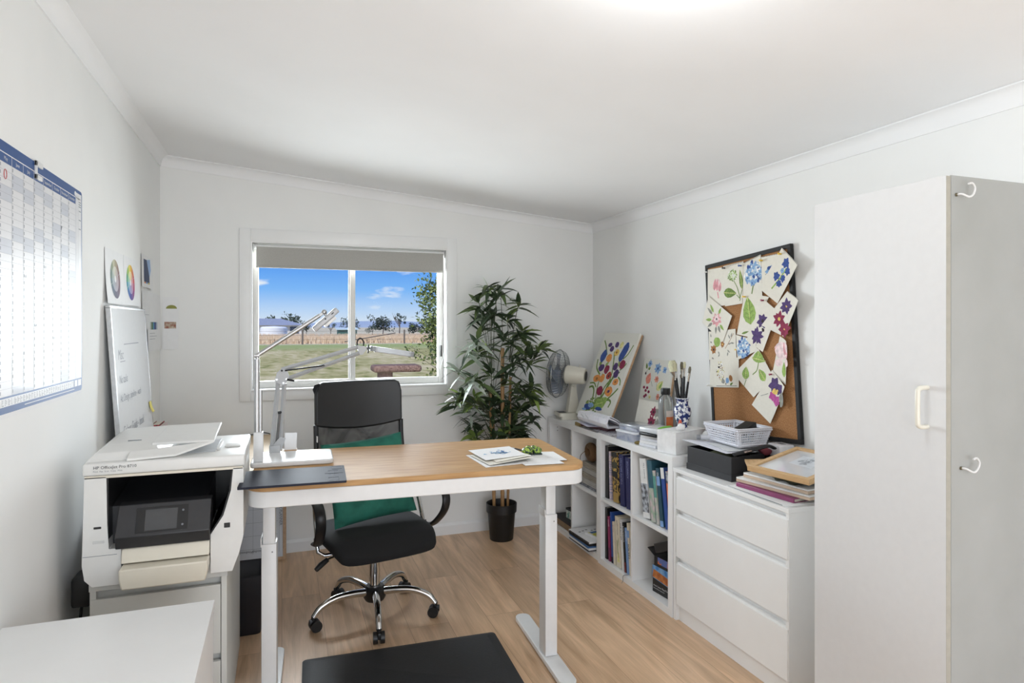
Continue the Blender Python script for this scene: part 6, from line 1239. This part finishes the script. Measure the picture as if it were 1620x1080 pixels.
def canvas_stack(label, x, y, z, rz, w, d, side):
    t = thing('stretched_canvas', label, 'canvas', (x, y, z), rz)
    b = B(); b.box(-w / 2, w / 2, -d / 2, d / 2, .012, .019, mat('canvas_edge_white', (238, 238, 236), .8), .002); b.build('canvas', t, smooth=20)
    b = B()
    b.bm.free()
    for xx in (-w / 2, w / 2 - .03): b = B(); b.box(xx, xx + .03, -d / 2, d / 2, 0, .0118, RAWW, .001); b.build('stretcher_bar', t, smooth=20)
    for yy in (-d / 2, d / 2 - .03): b = B(); b.box(-w / 2 + .03, w / 2 - .03, yy, yy + .03, 0, .0118, RAWW, .001); b.build('stretcher_bar', t, smooth=20)
    return t
canvas_stack('white edged stretched canvas on the magenta book, lower of two', 2.012, 2.125, ZD + .0225, 9, .24, .36, 0)
canvas_stack('upper stretched canvas under the green folded cloth', 2.03, 2.12, ZD + .0425, 6, .24, .33, 0)
cloth('folded_cloth', 'dark olive cloth lying between canvases and the wooden picture frame', 'cloth', (1.99, 2.06, ZD + .0625), (.1, .1, .022), mat('dark_olive_cloth', (52, 56, 40), .9, nscale=40, bump=.4), 12)
t = thing('picture_frame', 'pale wooden picture frame with a faint sketch lying on the canvases', 'picture frame'); FMx = tr(1.99, 2.035, .886) @ rot(z=9.5) @ rot(y=-9); t.matrix_world = FMx
OKF = wood('pale_oak_frame', (196, 158, 112), (216, 182, 138), .5, 'Y', 7)
fw, fx, fy = .022, .159, .143
b = B(); b.box(-fx, fx, fy - fw, fy, -.01, .012, OKF, .001); b.box(-fx, fx, -fy, -fy + fw, -.01, .012, OKF, .001); b.box(-fx, -fx + fw, -fy + fw, fy - fw, -.01, .012, OKF, .001); b.box(fx - fw, fx, -fy + fw, fy - fw, -.01, .012, OKF, .001); b.build('frame', t, smooth=20)
b = B(); b.box(-fx + fw, fx - fw, -fy + fw, fy - fw, -.004, .004, mat('glazed_mount', (220, 222, 226), .12, coat=.6, var=.01)); a_ = Art(b, lambda x, y: .004)
SK = mat('pencil_sketch', (178, 182, 188), .8, rgb2=(150, 154, 160), nscale=40)
a_.poly([(-.03, -.06), (.09, -.05), (.085, .055), (-.02, .05)], mat('sketch_paper', (208, 211, 216), .8))
for k in range(14):
    rr = random.Random(k + 70); x, y = rr.uniform(-.01, .07), rr.uniform(-.035, .03); a_.stroke([(x, y), (x + .02, y + rr.uniform(-.01, .01)), (x + .03, y + rr.uniform(-.012, .012))], .001, SK); a_.blob(x, y, .009, .007, 20, SK)
b.build('glazed_sketch', t, smooth=0)
b = B(); b.box(-.09, .09, -.06, .06, 0, .01, OKF, .001); o = b.build('wooden_panel', None, smooth=20); tag(o, 'bare wooden panel tucked under the far side of the picture frame', 'panel'); place(o, (1.985, 2.225, ZD + .1005), -35, 0, -4)
# ---------------------------------------------------------------- books in the shelves
def scribble(txt, col, sz, sx=1., off=.0):
    """title running down the spine"""
    def f(b, w, d, h): add_text(b, txt, sz, col, Matrix.Translation((-w / 2 - .0004, off, h * .93)) @ Matrix(((0, 0, -1, 0), (0, 1, 0, 0), (-1, 0, 0, 0), (0, 0, 0, 1))), sx=sx)
    return f
def bands(*bs):
    def f(b, w, d, h):
        for z0, z1, m in bs: b.box(-w / 2 - .0006, -w / 2, -d / 2, d / 2, h * z0, h * z1, m)
    return f
def both(*fs):
    def f(b, w, d, h):
        for q in fs: q(b, w, d, h)
    return f
INKW = mat('print_white', (240, 240, 242), .5); INKB = mat('print_black', (30, 30, 34), .6); INKG = mat('print_bluegrey', (140, 146, 190), .6)
NAVYC = mat('navy_cloth', (44, 46, 92), .55); GOLD = mat('gold_black_pattern', (196, 160, 84), .5, rgb2=(44, 40, 34), nscale=60, lo=.47, hi=.53); PHOT = mat('bw_photo', (60, 62, 66), .5, rgb2=(190, 196, 204), nscale=40, lo=.4, hi=.6)
TEAL = mat('teal_cover', (46, 92, 108), .5); BLUC = mat('cobalt_cover', (42, 78, 152), .45); ORG = mat('orange_cover', (214, 108, 58), .5); CRMC = mat('cream_cover', (228, 218, 196), .55); LBLU = mat('light_blue_cover', (128, 164, 212), .5); MGC = mat('magenta_cloth', (150, 44, 92), .5); WHC = mat('white_cover', (232, 232, 230), .5); GRN = mat('sage_cover', (150, 176, 150), .6, rgb2=(206, 188, 190), nscale=30); BLKC = mat('black_cover', (24, 24, 26), .5)
XF = 1.85
ZU, ZL = .8 / 2 + .0085, .0385
def row(z, items):
    for name, label, ya, yb, h, dep, cov, lean, ex in items:
        x1 = XF + dep; d = ya - yb
        # lean about the base, far edge of the base kept on the board
        L = R(lean); sh = h * math.sin(L); t = stand_book(name, label, XF + .0, x1, yb - sh, ya - sh, z + abs(math.sin(L)) * d / 2 + .0004, z + h, cov, 'x-', rx=-lean, extra=ex)
row(ZU, [
    ('ring_binder', 'black folder at the far left of the upper book cube', 3.452, 3.415, .315, .25, BLKC, 0, None),
    ('spiral_notebook', 'thin pale pink spiral notebook between the black folder and gold patterned book', 3.408, 3.392, .288, .2, mat('pink_white_spiral', (230, 206, 206), .6, rgb2=(160, 160, 190), nscale=8, stretch=(1, 1, 30), lo=.45, hi=.55), 2, None),
    ('hardback_book', 'thick gold and black patterned book in the upper book cube', 3.376, 3.312, .296, .23, GOLD, 5, bands((.5, .62, BLKC), (.68, .8, mat('dark_olive_band', (62, 64, 54), .6)), (.0, .2, mat('gold_band', (170, 140, 80), .4)), (.9, 1, BLKC))),
    ('hardback_book', 'navy cloth book next to the gold patterned book', 3.288, 3.238, .296, .22, NAVYC, 4, scribble('NATURE STUDY', INKG, .026, .8)),
    ('hardback_book', 'second navy cloth book, against the cube divider', 3.215, 3.165, .292, .22, NAVYC, 3.5, scribble('BOTANICA', INKG, .024, .8)),
    ('art_book', 'white book with a dark photograph on its spine in the near upper cube', 3.062, 2.998, .322, .26, WHC, 8, both(bands((.1, .58, PHOT)), scribble('ART FORMS', GREYLINE, .016, 1, -.012))),
    ('art_book', 'tall teal book leaning on the white photograph book', 2.985, 2.94, .325, .26, TEAL, 8.5, bands((.0, .55, GRN))),
    ('paperback_book', 'sage green paperback between the teal books', 2.93, 2.905, .28, .2, GRN, 9, bands((.5, .9, mat('green_blue_band', (90, 150, 140), .5)))),
    ('paperback_book', 'dark teal paperback with pale lettering in the near upper cube', 2.898, 2.868, .30, .2, mat('dark_teal_cover', (36, 76, 92), .5), 9, both(bands((.0, .1, LBLU), (.7, .86, LBLU)), scribble('GARDENS', INKW, .018, .8))),
    ('paperback_book', 'cobalt blue book with a white top in the near upper cube', 2.855, 2.825, .312, .22, BLUC, 9.5, bands((.82, 1, WHC))),
    ('paperback_book', 'orange spined book at the right end of the near upper cube', 2.806, 2.786, .30, .22, ORG, 7, bands((.8, 1, PHOT), (.0, .1, BLKC))),
])
row(ZL, [
    ('hardback_book', 'black book at the far end of the lower book cube', 3.453, 3.43, .31, .22, BLKC, 0, None),
    ('paperback_book', 'magenta spined paperback in the lower book cube', 3.424, 3.402, .265, .2, MGC, 3, both(bands((.0, .3, mat('plum_band', (110, 40, 80), .5))), scribble('Painting', INKW, .016, .8))),
    ('hardback_book', 'bright blue hardback beside the magenta paperback', 3.394, 3.374, .30, .22, BLUC, 4, bands((.0, .12, BLKC))),
    ('paperback_book', 'cream paperback with a red title beside the bright blue hardback', 3.366, 3.344, .25, .2, CRMC, 4, scribble('Flowers', MGC, .016, .8)),
    ('hardback_book', 'thick cream book with a lily drawing low on its spine', 3.334, 3.288, .295, .22, CRMC, 5, both(lambda b, w, d, h: Art(b, lambda x, y: 0) and [b.poly([(-w / 2 - .0005, -.0 + dy, .03 + z) for dy, z in q], paint(c)) for q, c in ((((-.016, .0), (.016, .0), (.006, .04), (-.004, .06)), 'paleyellow'), (((-.002, .02), (.006, .05), (.012, .12), (.006, .13)), 'green'), (((.0, .08), (-.012, .13), (-.016, .15), (-.004, .12)), 'green'))], scribble('Watercolour', INKB, .018, .9))),
    ('paperback_book', 'white book with bold black lettering right of the lily book', 3.278, 3.256, .29, .2, WHC, 6, scribble('THE FIGURE', INKB, .02, .9)),
    ('paperback_book', 'black spined book with white capitals beside the light blue book', 3.248, 3.23, .28, .2, BLKC, 6, both(bands((.0, .2, mat('dull_red_band', (120, 50, 50), .5))), scribble('PICASSO', INKW, .018, 1.3))),
    ('paperback_book', 'light blue paperback in the lower book cube', 3.222, 3.194, .258, .2, LBLU, 6.5, scribble('Colour', INKW, .02, 1)),
    ('paperback_book', 'white POP ART paperback in the lower book cube', 3.197, 3.177, .292, .2, CRMC, 6.5, both(bands((.72, .86, LBLU)), lambda b, w, d, h: add_text(b, 'POP ART', .026, INKB, Matrix.Translation((-w / 2 - .0009, 0, h * .6)) @ Matrix(((0, 0, -1, 0), (0, 1, 0, 0), (-1, 0, 0, 0), (0, 0, 0, 1))), sx=.8))),
    ('hardback_book', 'thick cream art history book against the lower divider', 3.156, 3.131, .272, .22, CRMC, 3, scribble('A History of Art', GREYLINE, .022, .9)),
])
b = B(); b.tube(bez([(1.86, 3.175, .041), (1.815, 3.172, .04), (1.812, 3.172, .01), (1.80, 3.165, .003)], 6), .0016, mat('grey_ribbon', (130, 132, 136), .7), seg=5, flat=(2, .6)); tag(b.build('ribbon_marker', None), 'grey ribbon hanging over the front of the lower book cube', 'ribbon')
# near lower cube: black boxes
plain_box('paint_box', 'watercolour box with a mountain picture at the bottom of the near lower cube', 'box', 1.87, 2.08, 2.775, 2.955, ZL + .0003, .18, BLKC, lambda b, w, d, h: (b.loft([[(-w / 2 - .001, -d / 2, h), (-w / 2 - .001, d / 2, h), (-w / 2 - .001, d / 2, h * .52), (-w / 2 - .001, -d / 2, h * .4)], [(-w / 2, -d / 2, h), (-w / 2, d / 2, h), (-w / 2, d / 2, h * .52), (-w / 2, -d / 2, h * .4)]], mat('box_sky_picture', (64, 130, 196), .5, rgb2=(140, 180, 214), nscale=30)), b.loft([[(-w / 2 - .0014, -d / 2, h * .7), (-w / 2 - .0014, d / 2 - .01, h * .85), (-w / 2 - .0014, d / 2, h * .55), (-w / 2 - .0014, -d / 2, h * .42)], [(-w / 2 - .001, -d / 2, h * .7), (-w / 2 - .001, d / 2 - .01, h * .85), (-w / 2 - .001, d / 2, h * .55), (-w / 2 - .001, -d / 2, h * .42)]], mat('box_orange_rock', (206, 132, 66), .5, rgb2=(160, 90, 50), nscale=40)), [add_text(b, s_, z_, INKW, Matrix.Translation((-w / 2 - .0006, d / 2 - .008, q)) @ Matrix(((0, 0, -1, 0), (-1, 0, 0, 0), (0, 1, 0, 0), (0, 0, 0, 1))), sx=.9) for s_, z_, q in (('Artist Colour Mixed Tin', .013, .036), ('24 assorted water colour pans', .008, .022))]), rz=6)
o = plain_box('open_carton', 'black open carton with an orange label on the watercolour box', 'box', 1.87, 2.07, 2.775, 2.94, .1815, .232, BLKC, lambda b, w, d, h: (b.box(-w / 2 - .001, -w / 2, -d / 2 + .01, d / 2 - .03, h * .3, h, mat('carton_label', (206, 120, 60), .5, rgb2=(90, 110, 170), nscale=25, lo=.48, hi=.52)), b.loft([[(-w / 2, d / 2, h), (w / 2 - .03, d / 2, h), (w / 2 - .05, d / 2 + .09, h + .012), (-w / 2 + .03, d / 2 + .095, h + .01)], [(-w / 2, d / 2, h - .002), (w / 2 - .03, d / 2, h - .002), (w / 2 - .05, d / 2 + .09, h + .01), (-w / 2 + .03, d / 2 + .095, h + .008)]], BLKC)), rz=6)
o = plain_box('black_case', 'black lidded case tilted on top of the open carton', 'box', 1.87, 2.09, 2.79, 2.935, .255, .305, mat('case_black', (34, 35, 38), .5), bev=.004, rz=3); o.rotation_euler = (R(-24), 0, R(3)); o.location.z = .272
# far shelf: twine, papers, sketch books
JUTE = mat('jute_twine', (104, 78, 50), .95, nscale=90, bump=.5); RAWP = mat('shaded_paper_stack', (184, 176, 162), .85, rgb2=(118, 110, 100), nscale=9, stretch=(1, 1, 30))  # papers of the pad stack are darkened to paint in the cube's shade
U1, L1 = .3935 + .0095, .0385
z = U1
for k, (hgt, lab, m, dy) in enumerate(((.014, 'lowest grey print in the paper stack of the upper far shelf', mat('grey_print', (150, 152, 158), .8, rgb2=(90, 92, 98), nscale=40), .0), (.034, 'spiral pad second from the bottom of the upper far shelf stack', mat('shaded_paper', (196, 194, 190), .85, rgb2=(150, 148, 144), nscale=9, stretch=(1, 1, 30)), .03), (.034, 'cream pad in the middle of the upper far shelf stack', RAWP, .05), (.03, 'grey pad fourth from the bottom of the upper far shelf stack', mat('grey_pad', (176, 174, 170), .8), .04), (.034, 'top cream pad of the upper far shelf stack under the twine', RAWP, .06))):
    plain_box('sketch_pad', lab, 'pad', 1.86 + .006 * k, 2.10, 3.60, 3.865 - dy * .4, z + .0004, z + hgt, m, bev=.001, rz=-.7 * k); z += hgt + .0006
t = thing('twine_hank', 'brown jute twine hank lying on the paper stack', 'twine', (1.915, 3.765, z + .004))
b = B()
for k in range(16):
    q = 2 * PI * k / 16; dr, dx = .016 * math.cos(q), .02 * math.sin(q); b.tube([(dx + .012 * math.cos(a), (.05 + dr) * math.cos(a) * 1.25, .064 + (.04 + dr) * math.sin(a)) for a in [2 * PI * i / 20 for i in range(20)]], .0065, JUTE, seg=6, closed=True)
b.build('coils', t); b = B(); b.tube(bez([(-.02, .05, .064), (-.05, .06, .03), (-.062, .03, -.03), (-.064, 0, -.08)], 6), .002, JUTE, seg=5); b.build('loose_end', t)
z = L1
for k, (hgt, lab, m, rz_) in enumerate(((.008, 'thin grey pad at the bottom of the lower far shelf stack', mat('dark_pad', (70, 72, 76), .7), 0), (.012, 'white pad second in the lower far shelf stack', PAPER, 1), (.012, 'blue edged pad in the lower far shelf stack', mat('pad_blue', (70, 110, 160), .6), -1), (.016, 'black spiral sketch book in the lower far shelf stack', BLKC, 1.5), (.012, 'large white spiral sketch book with ink marks near the stack top', PAPER, 2))):
    def inkm(b, w, d, h):
        if lab.startswith('large'):
            for q in range(5): b.box(-w / 2 + .03 + q * .03, -w / 2 + .045 + q * .03, d / 2 - .09 + .012 * (q % 3), d / 2 - .08 + .012 * (q % 3), h, h + .0004, INKB)
            b.tube([(-w / 2 - .002, -d / 2 + .012 * i + .004, h / 2) for i in range(int(d / .012))], .0028, BLKC, seg=6)
    plain_box('sketch_book', lab, 'sketch book', 1.80, 2.10, 3.58, 3.865, z + .0004, z + hgt, m, inkm, bev=.001, rz=rz_); z += hgt + .0006
plain_box('sketch_book', 'small spiral pad with a yellow and blue drawing on the lower far shelf', 'sketch book', 1.855, 2.03, 3.585, 3.735, z + .0004, z + .016, PAPER, lambda b, w, d, h: (b.box(-w / 2 + .01, w / 2 - .06, -d / 2 + .01, d / 2 - .02, h, h + .0004, mat('pad_yellow', (206, 200, 86), .8, rgb2=(226, 222, 190), nscale=25, lo=.5, hi=.6)), b.box(-w / 2 + .02, w / 2 - .1, d / 2 - .05, d / 2 - .02, h + .0004, h + .0007, mat('pad_blue', (70, 110, 160), .6)), b.tube([(w / 2, -d / 2 + .01 * i + .005, h) for i in range(int(d / .01))], .003, BLKC, seg=6)), rz=8)
plain_box('flat_box', 'brown cardboard box with a black lid in the lowest far cube', 'box', 1.85, 2.12, 3.94, 4.2, L1 + .0004, .105, mat('kraft_box', (150, 126, 98), .8), lambda b, w, d, h: b.box(-w / 2 - .003, w / 2 + .003, -d / 2 - .003, d / 2 + .003, h - .022, h + .001, BLKC, .001))
plain_box('patterned_box', 'pale green patterned box with black lid on the brown box', 'box', 1.885, 2.08, 3.935, 4.09, .1065, .175, mat('green_pattern_box', (206, 214, 206), .7, rgb2=(90, 150, 136), nscale=30, lo=.5, hi=.62), lambda b, w, d, h: b.box(-w / 2 - .002, w / 2 + .002, -d / 2 - .002, d / 2 + .002, h - .012, h + .001, BLKC, .001), rz=5)
GROUPS = {'flower_painting': 'flower paintings pinned to the cork board', 'push_pin': 'push pins on the cork board', 'printed_sheet': 'printed sheets on the walls', 'cube_shelf': 'cube shelves along the right wall',
          'sketch_pad': 'sketch pads on the shelves', 'sketch_book': 'sketch books on the lower far shelf', 'cup_hook': 'hooks on the wardrobe side', 'plastic_box': 'plastic boxes on the cube shelf', 'stretched_canvas': 'canvases on the drawer chest',
          'folded_cloth': 'cloths on the drawer chest', 'hardback_book': 'books in the cube shelves', 'paperback_book': 'books in the cube shelves', 'art_book': 'books in the cube shelves', 'book': 'books on the corner table', 'paper_sheet': 'loose paper sheets', 'watercolour_sheet': 'watercolour sheets on the desk'}
for o in COL.objects:
    k = o.name.split('.')[0]
    if 'label' in o and 'category' in o and 'group' not in o and k in GROUPS: o['group'] = GROUPS[k]
#@@LIGHTS
# ---------------------------------------------------------------- daylight and lamps
def world():
    w = bpy.data.worlds.new('sky'); sc.world = w; w.use_nodes = True; nt = w.node_tree; L = nt.links.new; bg = nt.nodes['Background']
    tc = nt.nodes.new('ShaderNodeTexCoord'); sp = nt.nodes.new('ShaderNodeSeparateXYZ'); L(tc.outputs['Generated'], sp.inputs[0])
    cr = nt.nodes.new('ShaderNodeValToRGB'); cr.color_ramp.elements.remove(cr.color_ramp.elements[1]); e0 = cr.color_ramp.elements[0]
    e0.position = .0; e0.color = (lin(222), lin(232), lin(243), 1)
    for p, c in ((.025, (186, 214, 247)), (.055, (128, 186, 250)), (.10, (84, 154, 243)), (.4, (60, 120, 215))):
        e = cr.color_ramp.elements.new(p); e.color = (*[lin(x) for x in c], 1)
    L(sp.outputs['Z'], cr.inputs[0])
    # small fair weather clouds
    mp = nt.nodes.new('ShaderNodeMapping'); mp.inputs['Scale'].default_value = (5, 5, 16); mp.inputs['Location'].default_value = (.35, .9, 0); L(tc.outputs['Generated'], mp.inputs[0])
    nz = nt.nodes.new('ShaderNodeTexNoise'); nz.inputs['Scale'].default_value = 2.2; nz.inputs['Detail'].default_value = 6; L(mp.outputs[0], nz.inputs['Vector'])
    c2 = nt.nodes.new('ShaderNodeValToRGB'); c2.color_ramp.elements[0].position = .63; c2.color_ramp.elements[1].position = .74; L(nz.outputs['Fac'], c2.inputs[0])
    mx = nt.nodes.new('ShaderNodeMix'); mx.data_type = 'RGBA'; L(c2.outputs[0], mx.inputs['Factor']); L(cr.outputs[0], mx.inputs['A']); mx.inputs['B'].default_value = (.92, .94, .97, 1)
    L(mx.outputs['Result'], bg.inputs['Color']); bg.inputs['Strength'].default_value = 1.0
world()
def light(name, kind, energy, loc, rot_=(0, 0, 0), size=None, color=(1, 1, 1), size_y=None, angle=None):
    l = bpy.data.lights.new(name, kind); l.energy = energy; l.color = color
    o = bpy.data.objects.new(name, l); COL.objects.link(o); o.location = loc; o.rotation_euler = [R(a) for a in rot_]
    if kind == 'AREA':
        l.size = size
        if size_y: l.shape = 'RECTANGLE'; l.size_y = size_y
    elif size is not None and kind == 'POINT': l.shadow_soft_size = size
    if angle: l.angle = R(angle)
    return o
light('sun', 'SUN', 3.6, (-6, -4, 9), (44, 0, -38), angle=3, color=(1, .97, .92))
light('added_rear_fill', 'AREA', 72, (.72, YF + .02, 1.0), (116, 0, 0), 2.4, size_y=2.0, color=(.93, .97, 1))  # fill light added behind the camera, tilted up to brighten the ceiling
light('ceiling_bulb', 'POINT', 8.5, (lx, ly, ceil_z(lx) - .13), size=.1, color=(.93, .97, 1))
light('window_daylight', 'AREA', 132, (.34, YB + .85, 1.52), (-94, 0, 29), 1.45, size_y=1.0, color=(.90, .96, 1))
sc.view_settings.view_transform = 'Standard'; sc.view_settings.look = 'None'; sc.view_settings.gamma = 1; sc.view_settings.use_curve_mapping = False
sc.view_settings.exposure = 0.0
